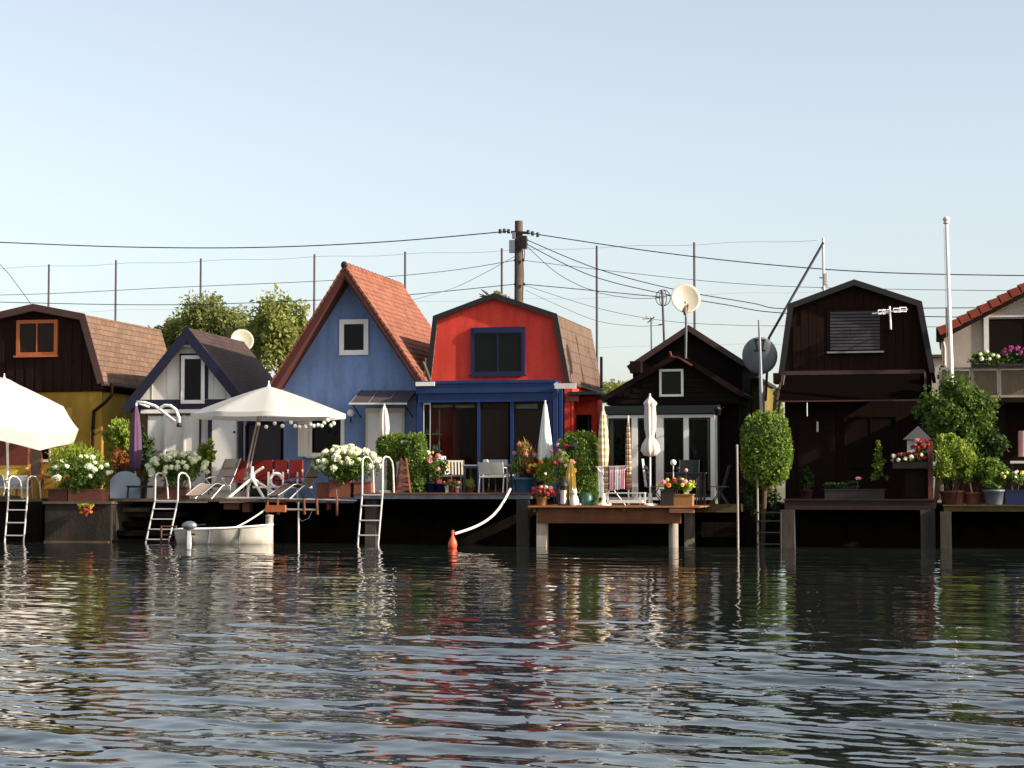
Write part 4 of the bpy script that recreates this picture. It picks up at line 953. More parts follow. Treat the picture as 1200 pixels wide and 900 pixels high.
MB().tube([pb+Vector((-.03,0,0)), pt, cu+Vector((-.1,0,-.1))], .03).build('pole', 'pale_post', t); MB().tube([pb+Vector((.06,0,0)), pt+Vector((.08,0,0))], .022).build('pole', 'pale_post', t)
bs = MB(); hub = B(295, -2.15, hgt(295, 560, -2.15))
for (u, yy) in ((268, -2.9), (330, -2.7), (309, -3.0), (286, -1.7)): MB().bar(hub, B(u, yy, ZT+.03), .055, .05).build('base_leg', 'white_paint', t)
MB().bar(B(266,-2.95,ZT+.03), B(312,-3.0,ZT+.03), .06, .04).build('base_foot', 'white_paint', t); MB().bar(hub+Vector((-.2,0,-.05)), hub+Vector((.32,0,.28)), .07, .06).build('base_head', 'white_paint', t)
MB().lathe([(.09,-.12),(.09,.10),(.05,.14),(.05,.3)], hub, 10).build('hub', 'steel', t)
sl = thing('string_lights', 'string of round bulbs hanging under the open parasol edge', 'string lights', at(345, 492, -2.9))
ptsl = [at(u, v, -2.9) for u, v in ((303,495),(312,498),(322,494),(331,497),(341,493),(346,497),(351,498),(358,497.5),(364,495),(368,497),(373,496),(377,496.5),(380,493),(384,490),(388,496),(391,494))]
MB().tube(ptsl, .008, 5).build('cable', 'wire_black', sl); bm = mesh_of(MB().ball((0,0,0), .055, 10, 7), 'bulb', 'plaster_lamp')
for p in ptsl: inst(bm, 'bulb', sl, p+Vector((0,0,-.05)))
YU = -2.9; c = at(5, 444, YU)
t = open_parasol('large tilted white parasol cut by the left edge', c, 2.3, .62, 8, (R(8), R(25), 0), ZT, (ax(9,YU), YU, ZT), valance=.42)
MB().tube([B(8,YU,ZT), at(9,545,YU), at(8,498,YU), c+Vector((0,0,-.1))], .035).build('pole', 'white_paint', t)
MB().lathe([(.35,0),(.35,.06),(.08,.09),(.06,.3)], B(8,YU,ZT), 16).build('base', 'grey_pile', t)


def closed_parasol(label, px, Y, py_top, py_bot, r, zbase, m, flare=None, lean=0, pole_m='white_paint', base=True, waist=None, rev=False):
    """folded parasol: pleated cloth round a pole"""
    x = ax(px, Y); z1 = hgt(px, py_top, Y); z0 = hgt(px, py_bot, Y); t = thing('closed_parasol', label, 'parasol', (x, Y, zbase)); H = z1-z0; mb = MB()
    if waist: prof = [(r*.2,0),(r*.9,.02*H),(r*1.35,.10*H),(r*1.15,.2*H),(r*.62,.30*H),(r*.55,.33*H),(r*.8,.45*H),(r*.85,.62*H),(r*.78,.82*H),(r*1.0,.86*H),(r*.9,.885*H),(r*.35,.95*H),(r*.12,.985*H),(0,H)]
    elif flare: prof = [(r*.1,0.0),(r*1.0,.0),(r*.98,.03*H),(r*.72,.35*H),(r*.42,.72*H),(r*.2,.95*H),(0,H)]
    else: prof = [(r*.3,0),(r*.7,.01*H),(r*.85,.1*H),(r*1.0,.3*H),(r*.85,.6*H),(r*.55,.85*H),(r*.25,.96*H),(0,H)]
    seg = 32; vs = []; rr_ = random.Random(int(px)); ph = rr_.random()*6
    for (a_, z) in prof:
        for k in range(seg):
            an = 2*math.pi*k/seg; w = a_*(1+.17*math.cos(8*an+ph+1.5*z/H)+.05*math.cos(3*an+ph)); vs.append((x+w*math.cos(an)+lean*z, Y+w*math.sin(an), z0+z))
    n = len(prof); mb.add(vs, [(i*seg+k, i*seg+(k+1)%seg, (i+1)*seg+(k+1)%seg, (i+1)*seg+k) for i in range(n-1) for k in range(seg)], True)
    mb.build('canopy', m, t); MB().tube([(x-.0, Y, zbase), (x, Y, z0+.1), (x+lean*H, Y, z1+.04)], .022).build('pole', pole_m, t)
    if waist: MB().lathe([(r*.62,-.02),(r*.66,0),(r*.62,.02)], (x+lean*H*.32, Y, z0+.315*H), 16).build('strap', m, t)
    if base: MB().lathe([(.2,0),(.2,.05),(.06,.07),(.045,.3),(.03,.31)], (x, Y, zbase), 16).build('base', 'white_paint', t)
    return t
closed_parasol('folded purple parasol beside the yellow wall', 158.5, -1.8, 474, 552, .15, ZT, 'canvas_purple', base=False)
closed_parasol('folded pale pink parasol above the trimmed green hedge', 450, -2.2, 475, 512, .13, ZM, 'canvas_pink')
closed_parasol('folded white parasol in front of the blue veranda corner', 639, -2.6, 471, 538, .19, ZM-.1, 'canvas_white', flare=True)
closed_parasol('folded yellow checked parasol by the red side wall', 707, -3.0, 478, 548, .125, Z5, 'canvas_check')
closed_parasol('folded thin brown banded parasol before the cottage doors', 736.5, -2.3, 489, 575, .075, Z5, 'canvas_brown_bands', base=False)
closed_parasol('folded cream parasol with tied waist on the cottage deck', 762, -3.9, 463, 535, .155, Z5, 'canvas_pink', waist=True)
closed_parasol('short folded gold parasol standing by the flower pots', 669, -3.6, 540, 588, .13, Z5, 'canvas_gold', waist=None, base=False)

# ================================================================== FURNITURE
def chair(name, label, px, Y, z, m, fm, yaw, h=.85, w=.46, sh=.44, slats=False, arms=True, s=1.0):
    t = thing(name, label, 'chair', (ax(px,Y), Y, z)); o = Vector((ax(px,Y), Y, z)); q_ = Euler((0,0,yaw)).to_matrix()
    P = lambda x, y, zz: o+(q_ @ Vector((x*s, y*s, zz*s)))
    for sx in (-1, 1):
        MB().tube([P(sx*w/2,-.22,0), P(sx*w/2,-.20,sh)], .016*s, 6).build('leg', fm, t)
        MB().tube([P(sx*w/2,.26,0), P(sx*w/2,.18,sh), P(sx*w/2,.24,h*.75), P(sx*w/2,.30,h)], .016*s, 6).build('leg', fm, t)
        if arms: MB().tube([P(sx*w/2,-.20,sh), P(sx*w/2,-.20,sh+.2), P(sx*w/2,-.12,sh+.23), P(sx*w/2,.20,sh+.23)], .018*s, 6).build('armrest', fm, t)
    mb = MB(); a, b, c_, d = P(-w/2,-.22,sh), P(w/2,-.22,sh), P(w/2,.20,sh-.02), P(-w/2,.20,sh-.02); up = Vector((0,0,.035*s))
    mb.add([a,b,c_,d,a+up,b+up,c_+up,d+up], [(0,3,2,1),(4,5,6,7),(0,1,5,4),(1,2,6,5),(2,3,7,6),(3,0,4,7)]); mb.build('seat', m, t)
    if slats:
        for k in range(5):
            f = .3+.14*k; xx = -w/2+w*(k+.5)/5; MB().bar(P(xx,.19,sh+.05), P(xx,.29,h-.02), .045*s, .015*s).build('slat', m, t)
        MB().bar(P(-w/2,.30,h-.03), P(w/2,.30,h-.03), .03*s, .05*s).build('top_rail', m, t)
    else:
        mb = MB(); n = 6; rows = []
        for i in range(n+1):
            f = i/n; rows.append([P(-w/2+w*k/4, .19+.11*f+.02*math.sin(math.pi*k/4), sh+.05+(h-sh-.05)*f) for k in range(5)])
        mb.sheet(rows); rows2 = [[p+(q_@Vector((0,.025*s,0))) for p in r_] for r_ in rows][::-1]; mb.sheet(rows2); mb.build('backrest', m, t)
    return t
def lounger(label, px, Y, z, m, yaw, s=1.0):
    t = thing('sun_lounger', label, 'sun lounger', (ax(px,Y), Y, z)); o = Vector((ax(px,Y), Y, z)); q_ = Euler((0,0,yaw)).to_matrix(); P = lambda x, y, zz: o+(q_ @ Vector((x*s, y*s, zz*s)))
    prof = [(.62,1.05),(.55,.92),(.28,.42),(.2,.34),(.05,.33),(-.2,.40),(-.32,.38),(-.75,.12),(-.8,.10)]
    mb = MB(); rows = [[P(x,y,zz-.015*math.cos(y*5)) for y in (-.27,-.13,0,.13,.27)] for x, zz in prof]; mb.sheet(rows); mb.sheet([[p-Vector((0,0,.02)) for p in r_] for r_ in rows[::-1]]); sl_ = mb.build('sling', m, t)
    for s_ in (-1, 1):
        MB().tube([P(x,s_*.28,zz) for x, zz in prof], .018, 6).build('side_rail', 'grey_metal', t)
        MB().tube([P(.5,s_*.30,0), P(.32,s_*.30,.05), P(.05,s_*.30,.40), P(-.1,s_*.30,.52), P(.1,s_*.30,.56), P(.38,s_*.30,.58)], .015, 6).build('leg', 'grey_metal', t)
        MB().tube([P(-.45,s_*.30,0), P(-.1,s_*.30,.3), P(.0,s_*.30,.36)], .017, 6).build('leg', 'steel', t)
        MB().bar(P(-.02,s_*.32,.57), P(.38,s_*.32,.59), .05, .03).build('armrest', 'black_plastic', t)
    MB().tube([P(.5,-.30,.01), P(.5,.30,.01)], .016, 6).build('crossbar', 'steel', t)
    mb = MB(); rows = [[P(x-.03,y,zz+.03) for y in (-.22,0,.22)] for x, zz in ((.60,1.02),(.56,.92),(.49,.79))]; mb.sheet(rows); mb.sheet([[p+Vector((.02,0,-.03)) for p in r_] for r_ in rows[::-1]]); mb.build('headrest', m, t)
    return t
lounger('tan sling sun lounger between the hydrangea planter and parasol base', 253, -2.9, ZT, 'fabric_tan', R(66), 1.0)
lounger('brown sling sun lounger right of the parasol base', 350, -2.9, ZT, 'fabric_brown', R(50), .96)
chair('garden_chair', 'red cushioned garden chair left of the red bench under the parasol', 281, -1.5, ZT, 'fabric_red', 'steel', R(200), 1.0, .5)
so = thing('garden_bench', 'red cushioned garden bench under the open parasol', 'bench', (ax(322,-1.3), -1.3, ZT))
for (u0, u1) in ((297, 319), (322, 336), (339, 354)):
    MB().pbox(u0, 539, u1, 562, -1.3, -1.18).build('back_cushion', 'fabric_red', so); MB().pbox(u0, 564, u1, 569, -1.9, -1.32).build('seat_cushion', 'fabric_red', so)
MB().pbox(296, 569.5, 355, 572, -1.92, -1.15).build('frame', 'steel', so)
for u in (296.5, 320.5, 337.5, 354.5): MB().box(ax(u,-1.5)-.02, ax(u,-1.5)+.02, -1.92, -1.88, ZT, hgt(u,553,-1.9)).build('leg', 'steel', so)
for u in (320.5, 337.5, 354.5): MB().bar(at(u,554,-1.9), at(u,551,-1.3), .04, .03).build('armrest', 'white_paint', so)
tw = MB(); pts = [at(324+7*math.cos(a), 563-8*math.sin(a), -2.35) for a in np.linspace(.2, 4.6, 12)]; tw.tube(pts, .045, 8)
tag(tw.build('rolled_towel', 'towel_white'), 'white rolled towel looped over the chair between the loungers', 'towel')
# pale shell armchair and black stool
t = thing('shell_chair', 'pale grey rounded shell chair behind the concrete steps', 'chair', (ax(150,-2.4), -2.4, ZT))
mb = MB(); rows = []
for i in range(9):
    f = i/8; rows.append([at(129+35*g_/8+(-2+4*f)*math.sin(0), 584-32*f*(math.sin(math.pi*(.14+.72*g_/8))**.45), -2.7+.7*f**1.5-.25*abs(g_/4-1)**2) for g_ in range(9)])
mb.sheet(rows); mb.sheet([[p+Vector((0,.04,0)) for p in r_] for r_ in rows[::-1]]); mb.build('shell', 'fabric_grey', t)
for u in (134, 160): MB().tube([B(u,-2.3,ZT), at(u,570,-2.3)], .02, 6).build('leg', 'dark_metal', t)
t = thing('side_table', 'small black side table in front of the pale shell chair', 'table', (ax(158,-2.9), -2.9, ZT))
MB().pbox(148, 569, 173, 571.5, -3.1, -2.75).build('tabletop', 'black_plastic', t)
for u in (150, 171): MB().tube([B(u,-3.05,ZT), at(u+1,571,-3.05)], .015, 6).build('leg', 'black_plastic', t); MB().tube([B(u-1.5,-2.8,ZT), at(u,571,-2.8)], .015, 6).build('leg', 'black_plastic', t)
ch = thing('teak_chair', 'light wooden folding chair with dark cloth beside the far left parasol', 'chair', (ax(44,-2.2), -2.2, ZT))
MB().pbox(35, 525, 47, 560, -2.2, -2.15).build('back_cloth', 'fabric_brown', ch)
for u in (34, 48.5): MB().bar(B(u+3,-2.5,ZT), at(u,530,-2.1), .035, .03).build('leg', 'orange_wood', ch); MB().bar(B(u-2,-1.9,ZT), at(u+2,556,-2.4), .035, .03).build('leg', 'orange_wood', ch)
MB().pbox(33, 558, 52, 560.5, -2.6, -2.1).build('seat', 'orange_wood', ch)
tb = thing('yellow_table', 'yellow covered table under the far left parasol', 'table', (ax(5,-2.0), -2.0, ZT))
MB().pbox(-30, 546.5, 22, 549, -2.4, -1.5).build('tabletop', 'canvas_gold', tb); MB().pbox(-28, 549.2, 20, 560, -2.38, -2.36).build('cloth', 'petal_yellow', tb)
for u in (-26, 18): MB().pbox(u, 549.2, u+1.8, 583, -2.34, -2.28).build('leg', 'orange_wood', tb)
for k, (u, m_) in enumerate(((-8, 'fabric_grey'), (14, 'fabric_grey'))):
    chair('tube_chair', ('low grey sling chair at the very left edge' if k == 0 else 'low grey sling chair under the yellow table edge'), u+10, -2.9+.2*k, ZT, m_, 'steel', R(170+20*k), .62, .5, .28)
# main deck: table and chairs
def table(label, px0, px1, py_top, Y0, Y1, z, m, lm, name='garden_table', apron=.06):
    x0, x1 = ax(px0,Y0), ax(px1,Y0); zt = hgt((px0+px1)/2, py_top, Y0); t = thing(name, label, 'table', ((x0+x1)/2, Y0, z))
    n = 5
    for k in range(n): ya = Y0+(Y1-Y0)*k/n; MB().box(x0, x1, ya, ya+(Y1-Y0)/n-.008, zt-.03, zt).build('top_slat', m, t)
    MB().box(x0+.04, x1-.04, Y0+.03, Y1-.04, zt-.03-apron, zt-.032).build('apron', lm, t)
    for x in (x0+.06, x1-.06):
        for y in (Y0+.06, Y1-.08): MB().box(x-.03, x+.03, y-.03, y+.03, z, zt-.034-apron).build('leg', lm, t)
    return t, zt
t, zt = table('grey garden table on the main deck before the veranda', 541, 601, 544.5, -2.6, -1.8, ZM, 'fabric_grey', 'shutter_grey')
pot = MB().lathe([(.05,0),(.08,.04),(.07,.12),(.05,.14)], at(569,0,-2.2)*0+Vector((ax(569,-2.2),-2.2,zt)), 12).build('bowl', 'stone_white'); tag(pot, 'small pale bowl of trinkets on the grey garden table', 'bowl')
chair('wicker_chair', 'white slatted chair left of the grey garden table', 527, -2.0, ZM, 'offwhite_paint', 'offwhite_paint', R(70), .95, .42, .42, True, False)
chair('wooden_chair', 'yellowish slatted chair behind the white slatted chair', 535, -1.5, ZM, 'curtain', 'wicker', R(20), .85, .42, .42, True, False)
chair('plastic_chair', 'white metal chair tucked at the right front of the grey table', 578, -3.0, ZM, 'offwhite_paint', 'offwhite_paint', R(180), .76, .62, .40, False, True)
chair('garden_armchair', 'grey reclining chair behind the grey garden table', 588, -1.5, ZM, 'fabric_grey', 'shutter_grey', R(170), .85, .55)
ch = thing('deck_chair', 'folded red-brown deck chair leaning beside the tall hedge', 'chair', (ax(472,-2.8), -2.8, ZM))
for (a, b) in (((464,577),(470,537)), ((481,577),(476,537))): MB().bar(Vector((ax(a[0],-2.9),-2.9,ZM)), at(b[0],b[1],-2.6), .05, .04).build('frame_rail', 'rust', ch)
for k in range(7): MB().pbox(469-k*.5, 541+k*5, 476.5+k*.5, 544.6+k*5, -2.72-k*.03, -2.69-k*.03).build('slat', 'terracotta' if k % 2 else 'rust', ch)
# cottage deck furniture
t, zt = table('dark slatted garden table outside the cottage doors', 779, 824, 553.5, -2.2, -1.4, Z5, 'shutter_grey', 'dark_metal')
def folding_chair(label, px, Y, z, m, flip=1):
    x = ax(px,Y); t = thing('folding_chair', label, 'chair', (x, Y, z))
    for dy in (-.2, .2):
        MB().bar((x-flip*.24, Y+dy, z), (x+flip*.12, Y+dy, z+.46), .025, .025).build('leg', m, t)
        MB().bar((x+flip*.24, Y+dy*.92, z), (x-flip*.06, Y+dy*.92, z+.44), .025, .025).build('leg', m, t)
        MB().bar((x+flip*.10, Y+dy, z+.46), (x+flip*.26, Y+dy, z+1.0), .025, .025).build('back_post', m, t)
    MB().box(x-.22, x+.22, Y-.22, Y+.22, z+.45, z+.475).build('seat', 'blue_chair', t)
    for k in range(3): MB().bar((x+flip*(.18+.03*k), Y-.2, z+.70+.12*k), (x+flip*(.18+.03*k), Y+.2, z+.70+.12*k), .015, .06).build('back_slat', m, t)
    return t
folding_chair('folding metal chair with blue seat right of the dark table', 843, -2.1, Z5, 'shutter_grey')
folding_chair('folding metal chair with blue seat left of the dark table', 768, -1.8, Z5, 'shutter_grey', -1)
chair('high_back_chair', 'black high-backed chair behind the dark table', 806, -1.1, Z5, 'black_plastic', 'dark_metal', 0, 1.15, .5)
mb = MB(); mb.bar(B(757,-1.9,Z5+.45), at(753,538,-1.7), .06, .03); tag(mb.build('chair_plank', 'offwhite_paint'), 'white plank leaning beside the cream parasol pole', 'plank')
w_ = thing('low_bench', 'low white slatted bench at the front of the cottage deck', 'bench', (ax(733,-4.1), -4.1, Z5))
for k in range(4): MB().box(ax(711,-4.2), ax(756,-4.2), -4.3+k*.11, -4.2+k*.11, hgt(733,577,-4.2)-.03, hgt(733,577,-4.2)).build('slat', 'offwhite_paint', w_)
MB().pbox(711, 586, 753, 589.5, -4.35, -3.9).build('lower_shelf', 'stone_white', w_)
for u in (711, 749, 754.5): MB().pbox(u, 577.8, u+2, 591, -4.28, -4.22).build('leg', 'offwhite_paint', w_)
rk = thing('drying_rack', 'clothes drying rack hung with pink and white towels', 'drying rack', (ax(717,-3.3), -3.3, Z5))
for yy in (-3.5, -3.1): MB().tube([at(698,547,yy), at(737,546,yy)], .012, 6).build('rail', 'steel', rk)
for k in range(6): MB().tube([at(699+k*7.4,546.7,-3.5), at(699+k*7.4,546.7,-3.1)], .006, 5).build('wire', 'steel', rk)
for (u0, u1) in ((699, 733), (735, 701)): MB().tube([at(u0,547,-3.5 if u0 < 720 else -3.1), B(u1,-3.3,Z5)], .012, 6).build('leg', 'steel', rk)
for k, (u0, u1, v1, m_) in enumerate(((701, 707, 583, 'towel_white'), (707.5, 713, 578, 'canvas_brown_bands'), (714, 720, 575, 'towel_pink'), (720.5, 726, 574, 'towel_white'), (726.5, 732, 573, 'towel_pink'))):
    mb = MB(); n = 7; rows = []
    for side in (0, 1): rows += [[at(u0+(u1-u0)*g_/n, 546.2+(v1-546.2)*f, -3.5+(.02 if side == 0 else .05)+.02*math.sin(g_*2.2+k)*f) for g_ in range(n+1)] for f in ([1,.6,.3,0] if side == 0 else [0,.3,.6,.9])]
    tag(mb.sheet(rows).build('towel', m_), ['white towel hanging at the left end of the drying rack', 'striped brown towel second from left on the drying rack', 'pink towel in the middle of the drying rack', 'white towel right of the middle on the drying rack', 'pink towel at the right end of the drying rack'][k], 'towel', 'towels on the drying rack')
# cloth / statue / lantern / watering can on the cottage deck
ln = thing('candle_lantern', 'tall white lantern with dark pitched cap on the cottage deck', 'lantern', B(660.5,-4.2,Z5)); c = B(660.5,-4.2,Z5); hh = hgt(660,570,-4.2)-Z5
MB().box(c.x-.12, c.x+.12, c.y-.12, c.y+.12, Z5, Z5+.04).build('base', 'dark_metal', ln)
for sx in (-.105, .105):
    for sy in (-.105, .105): MB().box(c.x+sx-.012, c.x+sx+.012, c.y+sy-.012, c.y+sy+.012, Z5+.04, Z5+hh).build('corner_post', 'dark_metal', ln)
MB().tube([(c.x, c.y, Z5+.041), (c.x, c.y, Z5+hh*.8)], .085, 14).build('candle', 'stone_white', ln)
MB().lathe([(.155,hh),(.16,hh+.03),(.10,hh+.13),(.05,hh+.2),(.03,hh+.24),(0,hh+.25)], c, 4).build('cap', 'dark_metal', ln)
st_ = thing('garden_figurine', 'small white seated cat figurine right of the lantern', 'figurine', B(673,-4.2,Z5)); c = B(673,-4.2,Z5)
MB().lathe([(.10,0),(.12,.04),(.115,.12),(.08,.22),(.05,.28)], c, 12).build('body', 'stone_white', st_); MB().ball(c+Vector((0,-.02,.33)), .075, 10, 7).build('head', 'stone_white', st_)
for s_ in (-1, 1): MB().lathe([(.025,0),(.012,.03),(0,.06)], c+Vector((s_*.04,-.02,.385)), 6).build('ear', 'stone_white', st_)
MB().tube([c+Vector((.09,.02,.03)), c+Vector((.16,-.04,.03)), c+Vector((.15,-.12,.04))], .022, 6).build('tail', 'stone_white', st_)
wc = thing('watering_can', 'dark green watering can under the arched hedge', 'watering can', B(688,-4.0,Z5)); c = B(688,-4.0,Z5)
MB().lathe([(.15,0),(.155,.1),(.13,.24),(.09,.30),(.07,.31)], c, 16).build('body', 'green_plastic', wc); MB().tube([c+Vector((.13,0,.08)), c+Vector((.24,0,.22)), c+Vector((.30,0,.34))], [.03,.02,.016], 8).build('spout', 'green_plastic', wc)
MB().tube([c+Vector((-.13,0,.1)), c+Vector((-.22,0,.2)), c+Vector((-.16,0,.32)), c+Vector((-.05,0,.33))], .015, 6).build('handle', 'green_plastic', wc)
sp = thing('bird_feeder', 'dark roofed bird feeder on a thin post among the flowers', 'bird feeder', B(672,-3.2,Z5)); c = at(672, 526, -3.2)
MB().tube([B(672,-3.2,Z5), c], .014, 6).build('post', 'dark_metal', sp); MB().lathe([(.16,0),(.10,.06),(.04,.11),(0,.12)], c+Vector((0,0,.05)), 6).build('roof', 'dark_metal', sp); MB().lathe([(.09,0),(.10,.01),(.10,.03),(.02,.05)], c, 10).build('tray', 'dark_metal', sp)

# curved pipe arms over the white house window
pa = thing('lamp_arm', 'double curved white tube arm on the left corner of the white house', 'bracket', at(186, 496, -.8))
MB().tube([at(160,475,-.8), at(161,471,-.8), at(170,472,-.8), at(182,476,-.8), at(189,481,-.8), at(198,488,-.8), at(206,494,-.8)], .045, 8).build('arm', 'white_paint', pa)
MB().tube([at(188,478,-.8), at(193,475,-.8), at(200,475.5,-.8), at(206,480,-.8), at(210,490,-.8), at(210,497,-.8)], .045, 8).build('arm', 'white_paint', pa)
MB().lathe([(.05,-.06),(.08,-.04),(.06,.05),(.03,.08)], at(210,498,-.8), 10).build('lamp_head', 'dark_metal', pa)
MB().tube([at(161,472,-.8), Vector((at(161,472,-.8).x, 0.2, at(161,472,-.8).z-.1))], .035, 6).build('mounting', 'white_paint', pa)
# ================================================================== PLANTS
def pot_round(parent, c, r, h, m, name='pot'):
    return MB().lathe([(r*.7,0),(r*.78,.02),(r*.94,h*.85),(r*1.04,h*.86),(r*1.06,h),(r*.92,h),(r*.9,h-.03),(0,h-.035)], c, 18).build(name, m, parent)
def pot_box(parent, x0, x1, Y0, Y1, z0, z1, m, name='planter'):
    mb = MB(); mb.box(x0, x1, Y0, Y1, z0, z1-.03); mb.box(x0-.02, x1+.02, Y0-.02, Y1+.02, z1-.028, z1); return mb.build(name, m, parent)
def flower_mesh(m, r, kind='ball', seed=1):
    rng = random.Random(seed); mb = MB()
    if kind == 'ball':
        mb.ball((0,0,0), r*.86, 9, 6, (1,1,.85), .12, rng)
        nr = np.random.RandomState(seed); p = nr.normal(size=(60,3)); p /= np.linalg.norm(p,axis=1)[:,None]; leaf_faces(mb, p*r*np.array([.92,.92,.8]), r*.45, rng, 0, .9)
    else:
        for k in range(6):
            a = k*math.pi/3; c_, s_ = math.cos(a), math.sin(a); mb.add([(0,0,0),(c_*r*.6-s_*r*.3,s_*r*.6+c_*r*.3,r*.25),(c_*r,s_*r,r*.1),(c_*r*.6+s_*r*.3,s_*r*.6-c_*r*.3,r*.25)],[(0,1,2,3)])
        mb.ball((0,0,r*.15), r*.35, 6, 4)
    return mesh_of(mb, 'flower', m)
FL = {k: flower_mesh(m, r, kd, 7 if k == 'hyd2' else 1) for k, (m, r, kd) in {'hyd': ('petal_white', .095, 'ball'), 'hyd2': ('petal_white', .07, 'ball'), 'red': ('petal_red', .055, 'ball'), 'pink': ('petal_pink', .06, 'ball'), 'orange': ('petal_orange', .06, 'ball'), 'yellow': ('petal_yellow', .05, 'ball'),
    'white': ('petal_white', .05, 'ball'), 'magenta': ('petal_magenta', .06, 'ball'), 'bigpink': ('petal_pink', .09, 'star'), 'bigred': ('petal_red', .10, 'ball')}.items()}
def flowers(parent, c, r, kinds, n, seed, name='flower_head', front=.25, top=-.2, smin=.7, smax=1.3):
    """heads sit on the outside of the leaf mound, kept apart"""
    rng = random.Random(seed); pts = []
    for _ in range(n*30):
        if len(pts) >= n: break
        p = Vector((rng.gauss(0,1), rng.gauss(0,1)-front*1.5, rng.gauss(.3,1))).normalized()
        if p.z < top or p.y > .55: continue
        q = Vector((c[0]+p.x*r[0], c[1]+p.y*r[1], c[2]+p.z*r[2]))*1.0
        if all((q-o_).length > .11 for o_ in pts):
            pts.append(q); inst(FL[rng.choice(kinds)], name, parent, q, rng.uniform(smin, smax), (rng.uniform(-.5,.5), rng.uniform(-.5,.5), rng.uniform(0,6)))
def bush(name, label, px, py, rx, ry, Y, z0, lm, n, size, seed, cat='plant', depth=None, pots=(), fl=None, clumps=16, csize=.42, up=.3, stems=True, aspect=.55, group=None):
    """leafy plant centred on picture point (px,py) at depth Y; rx, ry in metres"""
    c = at(px, py, Y); t = thing(name, label, cat, (c.x, Y, z0), group); d = depth or rx*.8
    foliage(c, (rx, d, ry), n, size, seed, clumps, csize, up=up, aspect=aspect).build('foliage', lm, t)
    rng = random.Random(seed)
    if stems:
        mb = MB()
        for k in range(5):
            a = rng.uniform(0, 6.28); mb.tube([(c.x+.05*math.cos(a), Y+.05*math.sin(a), z0+.1), (c.x+rx*.4*math.cos(a), Y+d*.4*math.sin(a), c.z), (c.x+rx*.6*math.cos(a), Y+d*.6*math.sin(a), c.z+ry*.6)], [.02,.015,.006], 5)
        mb.build('stem', 'bark', t)
    for (kind, *a) in pots:
        if kind == 'r': pot_round(t, Vector((ax(a[0],Y), Y, z0)), a[1], a[2], a[3])
        else: pot_box(t, ax(a[0],Y), ax(a[1],Y), Y-.18, Y+.22, z0, a[2], a[3])
    if fl: flowers(t, (c.x, Y, c.z), (rx*1.0, d*1.0, ry*1.0), fl[0], fl[1], seed)
    return t
# white hydrangeas: three big planters
zq_ = hgt(90, 587.5, -3.5)
bush('hydrangea', 'white hydrangea spilling over the quay block beside the far left ladder', 96, 557, .80, .50, -3.1, zq_, 'leaf_mid', 2600, .10, 11, pots=(('b', 60, 82, hgt(90,573,-3.28), 'planter_brown'), ('b', 83.5, 124, hgt(90,573,-3.28), 'terracotta')), fl=(['hyd','hyd','hyd2'], 19), clumps=26)
bush('bamboo_grass', 'yellow-green feathery grass behind the hydrangea at the yellow wall', 96, 536, .82, .52, -2.5, zq_, 'leaf_bright', 2600, .16, 12, clumps=26, aspect=.18, up=.9)
t = bush('hydrangea', 'white hydrangea in a long brown planter behind the tall ladder', 209, 550, .78, .46, -2.6, ZT, 'leaf_mid', 2600, .10, 13, pots=(('b', 184, 222, hgt(200,570,-2.8), 'planter_brown'),), fl=(['hyd','hyd','hyd2'], 36), clumps=26)
t = bush('hydrangea', 'white hydrangea in two terracotta planters at the left end of main deck', 407, 545, .86, .46, -2.7, ZT+.04, 'leaf_mid', 2900, .10, 14, pots=(('b', 388, 412.5, hgt(400,563,-2.9), 'terracotta'), ('b', 417, 437, hgt(425,564,-2.9), 'terracotta')), fl=(['hyd','hyd','hyd2'], 46), clumps=28)
t = thing('terracotta_planter', 'empty terracotta planter left of the two hydrangea planters', 'planter', B(379,-2.6,ZT)); pot_box(t, ax(371,-2.8), ax(386,-2.8), -2.8, -2.4, ZT, hgt(378,566,-2.8), 'terracotta'); MB().box(ax(372,-2.8), ax(385,-2.8), -2.79, -2.42, hgt(378,566,-2.8)+.001, hgt(378,566,-2.8)+.01).build('soil', 'planter_brown', t)
bush('roof_vine', 'bright green shrub between the hydrangea and lounger at the white house door', 243, 532, .30, .40, -1.7, ZT, 'leaf_bright', 420, .12, 15, clumps=14, csize=.35)
bush('climbing_shrub', 'leafy light green shrub growing against the yellow wall corner', 140, 512, .50, .60, -.7, GZ, 'leaf_bright', 1800, .13, 16, clumps=22, csize=.36)
bush('dark_shrub', 'dark green shrub right of the purple parasol', 170, 528, .30, .62, -.6, GZ, 'leaf_dark', 700, .13, 17, clumps=16)
bush('rust_shrub', 'reddish brown shrub left of the purple parasol', 141, 536, .36, .34, -1.1, GZ, 'leaf_rust', 700, .11, 18, clumps=16)
bush('small_plant', 'small green plant between the purple parasol and black table', 171, 556, .10, .25, -2.2, ZT, 'leaf_mid', 160, .09, 19, clumps=6)
hb = thing('hanging_basket', 'wall basket of orange and green trailing flowers on the quay block', 'flower basket', at(100, 604, -3.7))
c = at(100, 597, -3.75); MB().lathe([(0,-.2),(.05,-.18),(.13,-.05),(.16,.02)], c, 12).build('basket', 'terracotta', hb); foliage(c+Vector((0,0,.07)), (.24,.16,.09), 220, .07, 20, 8, .5).build('foliage', 'leaf_bright', hb); flowers(hb, c+Vector((.04,-.03,.0)), (.17,.12,.1), ['orange','red'], 9, 21, top=-.9, smin=.7, smax=.9)

